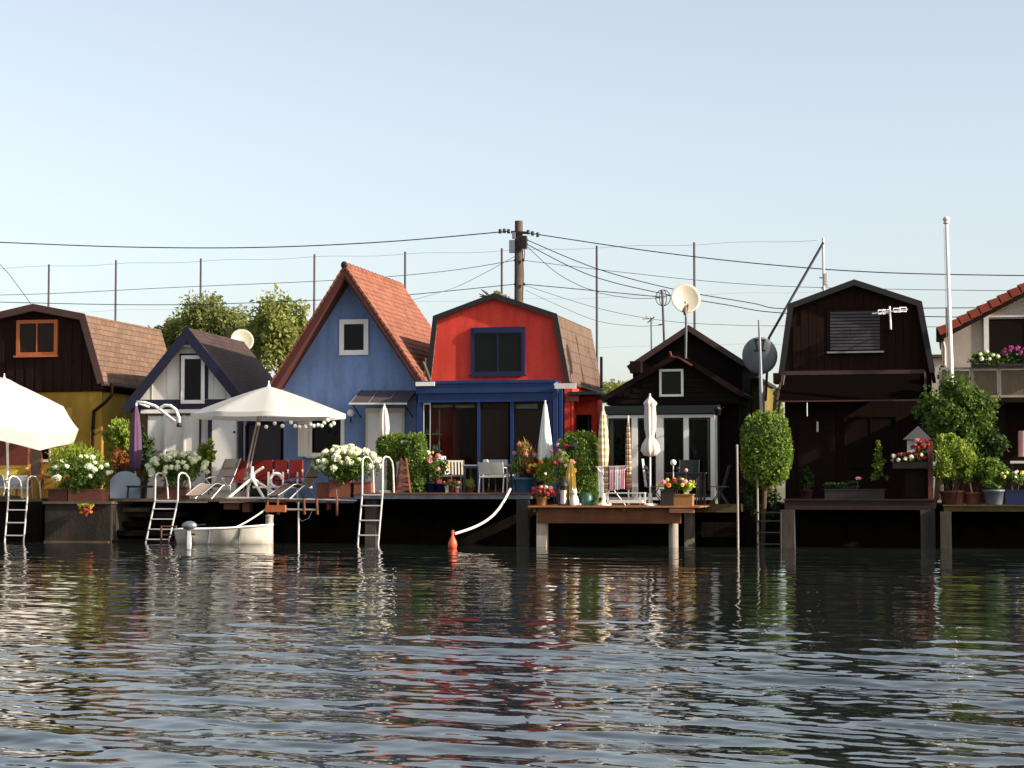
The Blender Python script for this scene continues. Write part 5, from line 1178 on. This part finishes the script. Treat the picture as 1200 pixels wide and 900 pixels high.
# clipped hedges: dense leaves over a solid core
def hedge(name, label, boxes, lm, size, seed, z0, dens=620, core='leaf_dark', round_=.3):
    """boxes: (x0,x1,y0,y1,za,zb, topround)"""
    nr = np.random.RandomState(seed); rng = random.Random(seed); mb = MB(); cb = MB(); b0 = boxes[0]
    t = thing(name, label, 'hedge', ((b0[0]+b0[1])/2, (b0[2]+b0[3])/2, z0))
    for (x0, x1, y0, y1, za, zb, rd) in boxes:
        cx, cy, cz, hx, hy, hz = (x0+x1)/2, (y0+y1)/2, (za+zb)/2, (x1-x0)/2, (y1-y0)/2, (zb-za)/2
        A = 4*(hx*hy*2+hx*hz*2+hy*hz*2)*.8; n = int(A*dens)
        p = nr.normal(size=(n,3)); e = 2/rd; p = np.sign(p)*np.abs(p); nn = (np.abs(p)**e).sum(1)**(1/e); p /= nn[:,None]
        p *= 1+nr.normal(size=(n,1))*.05+ .05*np.sin(p[:,:1]*5+seed)*np.cos(p[:,2:]*6+p[:,1:2]*4)+ .035*np.sin(p[:,:1]*13)*np.sin(p[:,2:]*11+seed)
        pts = np.array([cx,cy,cz])+p*np.array([hx,hy,hz]); leaf_faces(mb, pts, size, rng, .2)
        seg, rings = 20, 12; vs = []
        for i in range(rings+1):
            tt = math.pi*i/rings
            for k in range(seg):
                a = 2*math.pi*k/seg; v = np.array([math.sin(tt)*math.cos(a), math.sin(tt)*math.sin(a), -math.cos(tt)]); v = v/((np.abs(v)**e).sum()**(1/e))*.93; vs.append((cx+v[0]*hx, cy+v[1]*hy, cz+v[2]*hz))
        cb.add(vs, [(i*seg+k, i*seg+(k+1)%seg, (i+1)*seg+(k+1)%seg, (i+1)*seg+k) for i in range(rings) for k in range(seg)], True)
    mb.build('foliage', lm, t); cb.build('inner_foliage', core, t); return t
Yh = -2.5
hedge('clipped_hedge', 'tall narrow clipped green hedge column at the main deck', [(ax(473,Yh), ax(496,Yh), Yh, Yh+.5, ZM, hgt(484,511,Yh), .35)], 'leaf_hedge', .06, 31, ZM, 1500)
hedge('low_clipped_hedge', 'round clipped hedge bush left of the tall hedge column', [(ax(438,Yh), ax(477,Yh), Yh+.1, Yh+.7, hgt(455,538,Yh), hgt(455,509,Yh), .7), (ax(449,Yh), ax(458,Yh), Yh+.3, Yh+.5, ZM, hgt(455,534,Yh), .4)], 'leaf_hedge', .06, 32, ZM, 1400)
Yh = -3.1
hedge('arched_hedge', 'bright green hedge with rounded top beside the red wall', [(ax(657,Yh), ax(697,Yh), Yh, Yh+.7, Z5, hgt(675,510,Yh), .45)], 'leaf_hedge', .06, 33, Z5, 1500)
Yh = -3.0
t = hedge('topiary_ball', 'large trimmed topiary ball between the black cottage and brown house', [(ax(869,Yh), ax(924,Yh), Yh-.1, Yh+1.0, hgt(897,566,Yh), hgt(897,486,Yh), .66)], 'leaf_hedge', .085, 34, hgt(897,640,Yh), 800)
MB().tube([B(893,Yh+.5,-.2), (ax(895,Yh), Yh+.5, hgt(895,540,Yh))], .06).build('trunk', 'bark', t)
for k in range(3): MB().box(ax(868,Yh)+.05*k, ax(926,Yh), Yh+.9+.5*k, Yh+1.3+.5*k, -2.0, .3+.28*k).build('plinth', 'dark_concrete', t) if k == 0 else None
flowers(bpy.data.objects[[o.name for o in bpy.data.objects if o.name.startswith('clipped_hedge')][0]], (ax(477,-2.6), -2.35, hgt(477,518,-2.6)), (.22,.1,.05), ['white'], 6, 35, 'flower')

bush('ivy_growth', 'dark ivy hanging at the foot of the trimmed topiary ball', 890, 580, .55, .75, -2.1, .2, 'leaf_dark', 3600, .09, 39, clumps=34, csize=.32, stems=False)  # ivy, widened to the right to darken the space beneath the ball
# main deck pots
bush('porch_plant', 'leafy patio plant in a blue pot behind the first veranda pane', 508, 548, .42, .42, -2.2, ZM, 'leaf_mid', 900, .09, 41, pots=(('r', 505, .16, .26, 'deep_blue_glaze'), ('r', 517, .17, .24, 'deep_blue_glaze')), fl=(['yellow', 'pink', 'white'], 12), clumps=18)
bush('grass_tuft', 'small grassy plant under the grey garden table', 551, 567, .14, .2, -2.3, ZM, 'leaf_lime', 200, .12, 42, clumps=6, aspect=.25, up=1.2, pots=(('r', 551, .09, .12, 'terracotta'),))
for k, (u, m_, r_, h_) in enumerate(((524, 'stone_white', .06, .16), (530, 'dark_terracotta', .09, .2), (536, 'petal_pink', .06, .15))):
    t = thing('garden_pot', ['small white pot on the main deck by the blue pots', 'small brown pot on the main deck left of the table', 'small pink pot on the main deck at the table leg'][k], 'pot', B(u,-2.9,ZM)); pot_round(t, B(u,-2.9,ZM), r_, h_, m_); foliage(B(u,-2.9,ZM+h_+.05), (.12,.1,.1), 90, .06, 43+k, 5, .5).build('foliage', 'leaf_mid', t); flowers(t, B(u,-2.9,ZM+h_+.06), (.1,.1,.08), ['pink','red','white'], 3, 44+k, smin=.5, smax=.7)
bush('red_grass', 'tall reddish ornamental grass in the big blue tub', 616, 536, .30, .42, -2.6, ZM-.02, 'leaf_dry', 900, .22, 47, pots=(('r', 615, .32, .40, 'blue_glaze'),), clumps=16, aspect=.12, up=2.2, fl=(['pink'], 4))
bush('lush_reeds', 'green reed leaves at the left side of the big blue tub', 607, 545, .16, .3, -2.75, ZM-.02, 'leaf_mid', 260, .2, 48, clumps=8, aspect=.14, up=2.2, stems=False)
bush('dahlia', 'orange and red dahlias in a small blue-grey pot', 629, 551, .20, .18, -2.9, ZM-.05, 'leaf_mid', 260, .08, 49, pots=(('r', 628, .13, .2, 'blue_glaze'),), fl=(['orange', 'yellow', 'red', 'red'], 12), clumps=8)
bush('geranium', 'red and white geraniums in a wicker basket at the deck corner', 637, 578, .28, .16, -4.2, Z5, 'leaf_mid', 240, .07, 50, pots=(('r', 635, .15, .22, 'wicker'),), fl=(['red', 'red', 'pink', 'white', 'red'], 26), clumps=10)
bush('rose_bush', 'loose flowering rose bush left of the arched hedge', 652, 552, .48, .52, -3.3, Z5, 'leaf_bright', 1300, .08, 51, fl=(['pink', 'red', 'white', 'orange'], 15), clumps=24, csize=.32)
bush('tall_flowers', 'light green flowering plant behind the gold folded parasol', 664, 527, .28, .32, -2.9, Z5, 'leaf_lime', 480, .09, 52, fl=(['red','pink'], 6), clumps=12, csize=.35)
bush('porch_conifer', 'dark green plant seen behind the leftmost cottage door pane', 719, 528, .28, .7, .3, GZ, 'leaf_mid', 700, .1, 53, clumps=16)
bx = thing('flower_trough', 'dark planter box of pink and lime flowers on the cottage deck end', 'planter', B(792,-4.0,Z5))
pot_box(bx, ax(774,-4.1), ax(789,-4.1), -4.1, -3.7, Z5, hgt(780,573,-4.1), 'dark_planter'); pot_box(bx, ax(789.6,-4.05), ax(811,-4.05), -4.05, -3.7, Z5, hgt(800,579,-4.05), 'wicker')
c = at(793, 568, -3.9); foliage(c, (.42,.2,.16), 420, .08, 54, 14, .4).build('foliage', 'leaf_mid', bx); foliage(at(807,570,-4.0), (.16,.14,.17), 200, .08, 55, 6, .5).build('lime_foliage', 'leaf_lime', bx)
flowers(bx, (c.x, -3.95, c.z), (.40,.2,.14), ['pink','orange','yellow','red'], 14, 56)
cc = at(789, 542, -3.9); MB().tube([at(789,566,-3.9), cc], .014, 6).build('stake', 'offwhite_paint', bx); MB().ball(cc, .075, 12, 8).build('glass_ball', 'stone_white', bx)
for (u, v_, m_) in ((795, 549, 'deep_blue_glaze'), (804, 551, 'petal_pink')): MB().tube([at(u,566,-3.9), at(u,v_,-3.9)], .01, 5).build('stake', 'dark_metal', bx); MB().ball(at(u,v_,-3.9), .045, 10, 7).build('glass_ball', m_, bx)

# brown house deck plants
c = at(1030, 545, -2.4)
cn = thing('potted_conifer', 'small bright conifer in a pot before the dark brown house', 'plant', B(1030,-2.4,Z6)); pot_round(cn, B(1030,-2.4,Z6), .17, .24, 'dark_terracotta')
mb = MB()
for k in range(9): f = k/8; foliage((c.x+.03*math.sin(k*2), -2.4, hgt(1030,560,-2.4)+(hgt(1030,520,-2.4)-hgt(1030,560,-2.4))*f), (.24*(1-f*.75),.2*(1-f*.75),.12), 70, .08, 60+k, 5, .5, mb, 1.0)
mb.build('foliage', 'leaf_hedge', cn)
bush('edge_planter', 'long low dark planter of creeping green on the brown house deck', 985, 568, .62, .10, -2.6, Z6, 'leaf_dark', 600, .07, 70, depth=.2, pots=(('b', 967, 1036, hgt(1000,573,-2.78), 'dark_planter'),), clumps=20, csize=.25, stems=False)
wl = thing('pink_lily', 'single pale pink lotus bloom above the low planter', 'flower', B(1006,-2.8,Z6)); MB().tube([B(1003,-2.7,Z6+.2), at(1006,563,-2.8)], .01, 5).build('stem', 'leaf_mid', wl)
for k in range(3): inst(FL['bigpink'], 'flower', wl, at(1006,561,-2.8)+Vector((0,0,.01*k)), 1.0-.2*k, (.5,.0,k*.5))
bush('dim_planter', 'dim green plant at the foot of the brown house door', 945, 560, .22, .28, -1.2, Z6, 'leaf_dark', 350, .09, 71, pots=(('r', 945, .16, .22, 'dark_terracotta'),), clumps=10)
# small wooden kiosk with flower box
kq = thing('flower_kiosk', 'small roofed wooden stand with red flower boxes at the deck end', 'planter stand', B(1075,-2.6,Z6))
MB().pbox(1088, 517, 1093, 585, -2.9, -2.75).build('post', 'red_brown_board', kq); MB().pbox(1060, 550, 1087, 584, -2.7, -2.4).build('cabinet', 'dark_brown_paint', kq)
for k in range(6): MB().pbox(1061+k*4.4, 551, 1065+k*4.4, 583, -2.73, -2.702).build('slat', 'dark_brown_paint', kq)
a = at(1058, 515, -2.75); b = at(1092, 515, -2.75); pk = at(1076, 499, -2.4)
MB().add([a, b, b+Vector((0,.6,0)), a+Vector((0,.6,0)), pk, pk+Vector((0,.1,0))], [(0,1,4),(1,2,5,4),(2,3,5),(3,0,4,5),(3,2,1,0)]).build('roof', 'shutter_grey', kq)
MB().pbox(1063, 515.5, 1088, 531, -2.6, -2.3).build('back_panel', 'stone_white', kq); MB().pbox(1046, 541, 1087, 549, -2.95, -2.72).build('flower_box', 'dark_planter', kq)
c = at(1066, 538, -2.85); foliage(c, (.45,.14,.13), 380, .07, 72, 14, .35).build('foliage', 'leaf_dark', kq); flowers(kq, (c.x, -2.85, c.z), (.45,.14,.14), ['red','red','white','pink'], 18, 73)
c = at(1080, 524, -2.85); foliage(c, (.22,.14,.16), 220, .07, 74, 8, .4).build('foliage', 'leaf_dark', kq); flowers(kq, (c.x, -2.85, c.z), (.22,.14,.17), ['red','red','pink'], 12, 75)
# mossy deck pots and the big bush behind
bush('tall_bush', 'large airy bush under the flagpole left of the balcony', 1122, 494, 1.12, 1.22, -1.7, Z7, 'leaf_mid', 9500, .10, 80, clumps=90, csize=.24, depth=.6)
bush('shaded_bush', 'darker bush growing under the large airy bush', 1142, 525, .9, .8, -1.2, Z7, 'leaf_dark', 3200, .11, 81, clumps=30, csize=.28)
bush('feathery_shrub', 'bright yellow-green feathery shrub in a brown pot on the mossy deck', 1117, 538, .66, .74, -2.7, Z7, 'leaf_bright', 4600, .09, 82, pots=(('r', 1113, .24, .33, 'dark_terracotta'), ('r', 1122, .16, .34, 'terracotta')), clumps=40, csize=.3, up=.8)
bush('leafy_shrub', 'mid green rounded shrub in a terracotta pot beside the feathery shrub', 1152, 553, .66, .46, -2.6, Z7, 'leaf_hedge', 3200, .09, 83, pots=(('r', 1141, .23, .30, 'terracotta'),), clumps=30, csize=.3)
t = thing('grey_glazed_pot', 'grey glazed pot under the rounded shrub on the mossy deck', 'pot', B(1165,-2.9,Z7)); pot_round(t, B(1165,-2.9,Z7), .25, .36, 'grey_glaze'); foliage(B(1165,-2.9,Z7+.42), (.24,.2,.12), 220, .08, 84, 8, .4).build('foliage', 'leaf_mid', t)
bush('white_flower_pot', 'small white flowers in a dark blue planter at the right edge', 1189, 560, .32, .17, -2.8, Z7, 'leaf_mid', 420, .08, 85, pots=(('b', 1178, 1215, hgt(1190,574,-3), 'deep_blue_glaze'),), fl=(['white', 'yellow'], 10), clumps=12)
t = thing('patio_table', 'dark table with white cups behind the white flowers at right edge', 'table', B(1196,-1.9,Z7)); MB().pbox(1184, 540, 1230, 543, -2.1, -1.5).build('tabletop', 'offwhite_paint', t)
for u in (1186, 1226): MB().pbox(u, 543.2, u+2, 592, -2.05, -1.98).build('leg', 'dark_metal', t)
ck = MB(); ck.tube([at(1199,505,-1.8), at(1199,535,-1.8)], .12, 10); tag(ck.build('hanging_lamp', 'petal_pink'), 'pink and white lantern hanging under the balcony at right edge', 'lantern')
vf = thing('balcony_flowers', 'balcony box of green foliage and magenta petunias at cream house', 'flower box', at(1165, 431, -1.2))
MB().pbox(1138, 425, 1255, 430, -1.35, -1.14).build('flower_box', 'dark_planter', vf); c = at(1160, 420, -1.25); foliage(c, (.60,.16,.22), 800, .09, 86, 26, .3).build('foliage', 'leaf_mid', vf); c2 = at(1205, 420, -1.25); foliage(c2, (.6,.16,.2), 600, .09, 87, 20, .3).build('foliage', 'leaf_dark', vf)
flowers(vf, at(1190, 413, -1.3), (.32,.12,.12), ['magenta'], 20, 88); flowers(vf, at(1160,420,-1.3), (.5,.14,.18), ['white'], 7, 89)
c = at(1113, 445, -.6); bush('gap_shrub', 'small dark foliage tufts at the cream house corner', 1112, 438, .25, .35, -.6, GZ, 'leaf_dark', 250, .1, 90, clumps=8)

# ================================================================== BACKGROUND TREES
def tree(label, px, py_top, py_c, rx, Y, lm, n, seed, name='tree', size=.13, clumps=40, tall=1.0):
    c = at(px, py_c, Y); top = hgt(px, py_top, Y); rz = (top-c.z)
    t = thing(name, label, 'tree', (c.x, Y, GZ)); rng = random.Random(seed)
    MB().tube([(c.x, Y, GZ), (c.x+.1, Y, (GZ+c.z)/2), (c.x, Y, c.z+rz*.5)], [.22,.16,.05], 8).build('trunk', 'bark', t); mb = MB(); cr = MB()
    for k in range(12):
        a = rng.uniform(0,6.28); e = rng.uniform(-.2,1); p0 = Vector((c.x, Y, c.z-rz*.6+rng.uniform(0,.9)*rz)); p1 = p0+Vector((math.cos(a)*rx*.75, math.sin(a)*rx*.6, rz*.5*e+.3)); mb.tube([p0, p0.lerp(p1,.5)+Vector((0,0,.1)), p1], [.07,.045,.015], 6)
    mb.build('limb', 'bark', t)
    foliage(c, (rx*1.05, rx*.85, rz), int(n*2.2), size*.9, seed, int(clumps*1.5), .34, cr, .2); cr.build('crown', lm, t); return t
tree('large rounded tree behind the white A-frame house roof', 250, 341, 385, 1.35, 13, 'leaf_tree', 5200, 101)
tree('smaller bushy tree left of the large rounded tree', 209, 366, 395, .95, 14, 'leaf_tree_warm', 2800, 102)
tree('light green maple-like tree left of the blue house roof', 327, 340, 392, 1.15, 11, 'leaf_tree_warm', 3400, 103, clumps=34, size=.17)
tree('dark lower tree between the rounded tree and maple', 292, 376, 405, 1.1, 12, 'leaf_tree', 2600, 104)
tree('low shrub tree filling behind the brown gambrel house roof end', 186, 382, 405, .6, 15, 'leaf_tree_warm', 1000, 105, clumps=14)
tree('treetop just showing over the red house ridge', 577, 340.5, 356, .75, 16, 'leaf_tree', 700, 106, clumps=16)
tree('far tree low between the red house and black cottage', 722, 446, 462, 1.5, 24, 'leaf_tree_warm', 2200, 107)
tree('far tree low between the olive wall and tall brown house', 898, 452, 475, .9, 20, 'leaf_tree_warm', 1400, 108)
tree('far tree low between the brown house and cream house', 1100, 428, 450, 1.1, 20, 'leaf_tree', 1400, 109)
h = thing('distant_shed', 'distant low shed with pale roof behind the gap by the cream house', 'shed', at(1100, 440, 16)); MB().pbox(1086, 419, 1118, 470, 16, 20).build('wall', 'cream_stucco', h); MB().pbox(1084, 415, 1120, 418.7, 15.8, 20.2).build('roof', 'shingle_beige', h)

# ================================================================== POLES, MASTS, WIRES
YP = 7.0
up_ = thing('utility_pole', 'wooden utility pole with junction boxes behind the red house', 'pole', (ax(608,YP), YP, GZ))
xp = ax(608, YP)
MB().tube([(xp, YP, GZ), (xp, YP, 5), (xp, YP, hgt(608,259,YP))], [.17,.155,.125], 14).build('shaft', 'pole_wood', up_)
MB().pbox(596.5, 281, 603, 296, YP-.25, YP-.1).build('junction_box', 'grey_metal', up_); MB().pbox(600, 272, 603.5, 279.5, YP-.25, YP-.13).build('junction_box', 'grey_metal', up_)
MB().pbox(611, 276, 616.5, 291, YP-.28, YP-.1).build('junction_box', 'dark_metal', up_)
MB().bar(at(599,272,YP-.15), at(619,273,YP-.15), .06, .08).build('crossarm', 'dark_metal', up_)
for (u, v_) in ((586,271),(591,270.5),(596,271),(619,272),(624,273.5),(630,275)):
    MB().lathe([(.03,-.07),(.06,-.05),(.035,-.01),(.06,.03),(.03,.07)], at(u,v_,YP-.1), 8).build('insulator', 'black_plastic', up_)
for (u, v_) in ((604,305),(613,305),(604,333),(614,333),(617,286),(617,281)): MB().ball(at(u,v_,YP-.15), .05, 8, 6).build('clamp', 'dark_metal', up_)
for k, (u, v0_, v1) in enumerate(((605, 290, 350), (612.5, 292, 352), (614, 288, 305))): MB().tube([at(u,v0_,YP-.18), at(u+1,(v0_+v1)/2,YP-.2), at(u,v1,YP-.18)], .014, 5).build('riser_cable', 'wire_black', up_)
def wire(label, pts, Y, r=.014, m='wire_black'):
    """pts: (px, py[, Y])"""
    P = [at(p[0], p[1], p[2] if len(p) > 2 else Y) for p in pts]; out = []
    for i in range(len(P)-1):                      # smooth through the measured points
        p0, p1, p2, p3 = P[max(i-1,0)], P[i], P[i+1], P[min(i+2,len(P)-1)]
        for k in range(8):
            t_ = k/8; out.append(.5*((2*p1)+(p2-p0)*t_+(2*p0-5*p1+4*p2-p3)*t_*t_+(3*p1-p0-3*p2+p3)*t_**3))
    out.append(P[-1]); o = MB().tube(out, r*.8, 5).build('overhead_wire', m, origin=tuple(P[0])); return tag(o, label, 'wire')
wire('thick black overhead cable running left from the pole top', [(-60,282),(0,284),(150,289.5),(300,290),(450,283.5),(596,271)], YP, .022)
wire('thick black overhead cable running right from the pole top', [(619,273),(760,294),(900,310),(1050,320),(1280,324)], YP, .020)
wire('upper thin wire left of the pole at mid height', [(-60,347),(60,344),(200,337),(400,328),(520,318),(604,305)], YP, .013, 'wire_grey')
wire('lowest long wire left of the pole', [(-60,352),(0,354),(140,357),(240,356.5),(340,353),(460,347),(604,333)], YP, .015)
wire('upper thin wire right of the pole at mid height', [(613,305),(720,318),(860,332),(1000,338),(1280,342)], YP, .012, 'wire_grey')
wire('service drop curving from pole down to the blue house ridge', [(604,300),(564,322),(530,338),(478,353,3)], YP, .010, 'wire_grey')
wire('upper of two cables descending from pole past the large dish', [(617,281),(700,315),(790,339),(880,355),(925,362),(1090,361),(1280,360)], YP, .017)
wire('lower of two cables descending from pole to the antenna mast', [(617,286),(690,322),(771,343),(850,357),(920,367),(1090,371),(1280,374)], YP, .017)
wire('short steep wire from pole joining the low cable', [(618,289),(650,318),(680,335),(702,342)], YP, .012)
wire('low straight cable from pole to the antenna mast', [(614,333),(690,340),(774,348)], YP, .016)
wire('drooping wire just below the low straight cable', [(700,343),(740,349.5),(780,349)], YP, .011)
wire('thin grey wire sloping from pole behind the black cottage', [(614,334),(700,361),(780,376),(860,381),(930,382),(1280,384)], YP, .010, 'wire_grey')
wire('thinnest sagging wire from pole to the small antenna', [(616,340),(650,356),(700,376),(745,382),(775,381)], YP, .009, 'wire_grey')
wire('single wire dropping to the ridge of the leftmost brown house', [(-60,255),(0,310),(20,334),(36,356)], 1.0, .012)
# tall net fence far behind: posts are things, netting one piece of thread work
YN = 24.0; zg = GZ
posts = [(54,310,'left of the brown gambrel house ridge'), (133,305,'over the tan roof of the leftmost house'), (233,303,'in front of the rounded tree'), (367,298,'left of the blue house peak'), (474,295,'over the orange tiled roof'),
         (588,291,'just left of the utility pole'), (700,288,'right of the red house roof'), (815,284,'behind the large satellite dish'), (-60,316,'outside the left edge'), (1112,360,'between the brown and cream houses')]
proto = None
for (u, v_, where) in posts:
    if u < 0: continue
    zt_ = hgt(u, v_, YN); lb = 'thin dark net fence post rising '+where
    o = MB().tube([(ax(u,YN), YN, zg), (ax(u,YN), YN, zt_)], [.055,.045], 8).build('net_post', 'net_post', origin=(ax(u,YN), YN, zg)); tag(o, lb, 'post', 'posts of the tall net fence')
nt_ = MB(); xs_ = np.linspace(ax(-40,YN), ax(960,YN), 60)
ztop = lambda x: hgt(54,312,YN)+(x-ax(54,YN))/(ax(815,YN)-ax(54,YN))*(hgt(815,286,YN)-hgt(54,312,YN))
for f_ in (1.0, .8, .6, .4, .2):
    nt_.tube([(x, YN+.08, zg+(ztop(x)-zg)*f_-.03*math.sin(i*.9)) for i, x in enumerate(xs_)], .0035 if f_ < 1 else .006, 4)
nn = MB()
for i in range(0, 420):
    x = ax(-40,YN)+(ax(960,YN)-ax(-40,YN))*i/420; nn.add([(x-.0015,YN+.08,zg),(x+.0015,YN+.08,zg),(x+.0015,YN+.08,ztop(x)),(x-.0015,YN+.08,ztop(x))],[(0,1,2,3)])
tag(nt_.build('fence_netting', 'wire_grey'), 'barely visible threads of the tall net fence between its posts', 'net')
# flagpole, diagonal pole, masts, antennas, dishes
fp = thing('flagpole', 'white flagpole rising from the bush before the cream house', 'flagpole', (ax(1118,-1.5), -1.5, Z7))
b0, b1 = Vector((ax(1120,-1.5), -1.5, Z7)), at(1109, 262, -1.5); MB().tube([b0, b0.lerp(b1,.5), b1], [.065,.055,.04], 12).build('pole', 'white_plastic', fp)
MB().lathe([(.04,-.02),(.075,.0),(.08,.03),(.05,.05),(.085,.08),(.09,.12),(.05,.17),(0,.18)], b1, 10).build('finial', 'offwhite_paint', fp)
MB().tube([b1+Vector((-.06,-.02,-.1)), b0.lerp(b1,.5)+Vector((-.09,-.03,0)), b0+Vector((-.08,-.02,.9))], .006, 5).build('halyard', 'rope_white', fp)
t = thing('stay_pole', 'long thin pole leaning diagonally left of the tall brown house', 'pole', at(898, 470, 1.0)); MB().tube([at(897,470,1.0), at(901,396,1.0), at(965,284,1.0)], .035, 8).build('pole', 'net_post', t)
t = thing('antenna_mast', 'slim antenna mast behind the left slope of tall brown house', 'antenna', at(966, 360, 3.0)); MB().tube([at(966,372,3), at(964.5,279,3)], .035, 8).build('mast', 'offwhite_paint', t)
for (u0, v0_, u1, v1) in ((960,325.5,968,325), (964,332,970,329), (963,337,970,334), (962,338,966,337.5)): MB().bar(at(u0,v0_,3), at(u1,v1,3), .05, .04).build('element', 'offwhite_paint', t)
MB().pbox(966, 320, 969, 333, 2.95, 3.05).build('panel_antenna', 'offwhite_paint', t)
t = thing('yagi_antenna', 'white yagi antenna on the front of the dark brown gable', 'antenna', at(1043, 386, -.35))
MB().tube([at(1044,386,-.35), at(1042.5,359,-.35)], .025, 8).build('mast', 'white_plastic', t); MB().bar(at(1022,367.5,-.35), at(1064,362.5,-.35), .03, .03).build('boom', 'white_plastic', t)
for (u, d_) in ((1031, 1.6), (1036, 1.5), (1049, 1.5), (1056, 1.8)): MB().tube([at(u-2,366.2-(u-1022)*.12-d_,-.5), at(u+6,366.2-(u-1022)*.12-d_,-.2), at(u+6,366.2-(u-1022)*.12+d_+1.2,-.2), at(u-2,366.2-(u-1022)*.12+d_+1.2,-.5), at(u-2,366.2-(u-1022)*.12-d_,-.5)], .012, 5).build('element', 'white_plastic', t)
MB().bar(at(1044,384,-.35), at(1044,386,-.02), .04, .04).build('bracket', 'dark_brown_paint', t)
# ring antenna mast
t = thing('ring_antenna', 'mast with ring antennas on the left slope of black cottage', 'antenna', at(778, 400, 1.8)); MB().tube([at(778.5,404,1.8), at(776,341,1.8)], .032, 8).build('mast', 'net_post', t)
for k, (w_, a_) in enumerate(((.15, 0), (.10, .9))):
    c = at(777, 349, 1.8); MB().tube([c+Vector((w_*math.cos(q)*math.cos(a_)*1.3, w_*math.cos(q)*math.sin(a_+.3), .22*math.sin(q))) for q in np.linspace(0, 2*math.pi, 21)], .012, 5).build('ring', 'dark_metal', t)
MB().bar(at(768,349,1.8), at(786,346,1.8), .02, .02).build('boom', 'dark_metal', t)
MB().tube([at(771,381,1.8), at(778,379.5,1.8)], .015, 5).build('cable_bracket', 'dark_metal', t)
t = thing('small_antenna', 'small pale antenna on a thin mast left of the ring antenna', 'antenna', at(763.5, 410, 3.5)); MB().tube([at(763.5,412,3.5), at(763,375,3.5)], .022, 6).build('mast', 'wire_grey', t)
for (u0, v0_, u1, v1, yy) in ((753,374,766,373,0), (757,370.5,766,376,.2), (759,378,767,371,-.2), (762,371,764,379,0)): MB().bar(at(u0,v0_,3.5), at(u1,v1,3.5+yy), .03, .02).build('element', 'pale_post', t)
t = thing('satellite_dish', 'large cream satellite dish on the ridge of the black cottage', 'satellite dish', at(804, 415, -.3))
c = at(802.5, 351, .15); q_ = dish(t, c, .40, (.42, -.86, .28), 'dish_cream', .16)
MB().tube([at(803.5,420,-.25), at(804,385,-.25), at(804,361,-.22)], .032, 8).build('mast', 'wire_grey', t); MB().bar(at(803,368,-.2), c+Vector((.06,.08,-.1)), .09, .07).build('bracket', 'rust', t)
MB().tube([at(805,376,-.2), at(803.5,365,-.5), at(803.5,357,-.62)], .014, 6).build('receiver_arm', 'offwhite_paint', t); MB().ball(at(803.5,354,-.62), .04, 8, 6).build('receiver', 'offwhite_paint', t)
t = thing('roof_bracket', 'rusty iron brace on the front gable of the black cottage', 'bracket', at(798, 424, -.35))
MB().bar(at(785,412,-.4), at(786.5,418,-.35), .05, .04).build('arm', 'rust', t); MB().bar(at(786,417,-.36), at(798,420,-.32), .05, .04).build('arm', 'rust', t); MB().bar(at(794,418,-.34), at(811,428,-.32), .07, .05).build('arm', 'rust', t)
t = thing('satellite_dish', 'large satellite dish with shade-grey back seen from behind left of the brown house', 'satellite dish', at(892, 500, -.6))
c = at(889.5, 417.5, -.15); q_ = dish(t, c, .465, (.10, .96, .22), 'dish_shade_grey', .14)
MB().tube([at(893,500,-.5), at(892,460,-.5), at(891,420,-.5), at(889.5,375,-.5)], [.06,.055,.04,.03], 10).build('mast', 'grey_metal', t)
for (u0, v0_, u1, v1) in ((884,398,897,399), (884,411,897,411), (885,398,888,411), (895,399,893,411)): MB().bar(at(u0,v0_,-.42), at(u1,v1,-.42), .05, .05).build('bracket', 'dark_metal', t)
# white ball on a cord hanging under the far left parasol
cl = thing('hanging_ornament', 'white hanging ornament under the far left parasol', 'ornament', at(9, 520, -2.4)); MB().tube([at(9,500,-2.4), at(9,535,-2.4)], .012, 5).build('cord', 'rope_white', cl); MB().ball(at(9,519,-2.4), .06, 8, 6).build('ball', 'stone_white', cl)
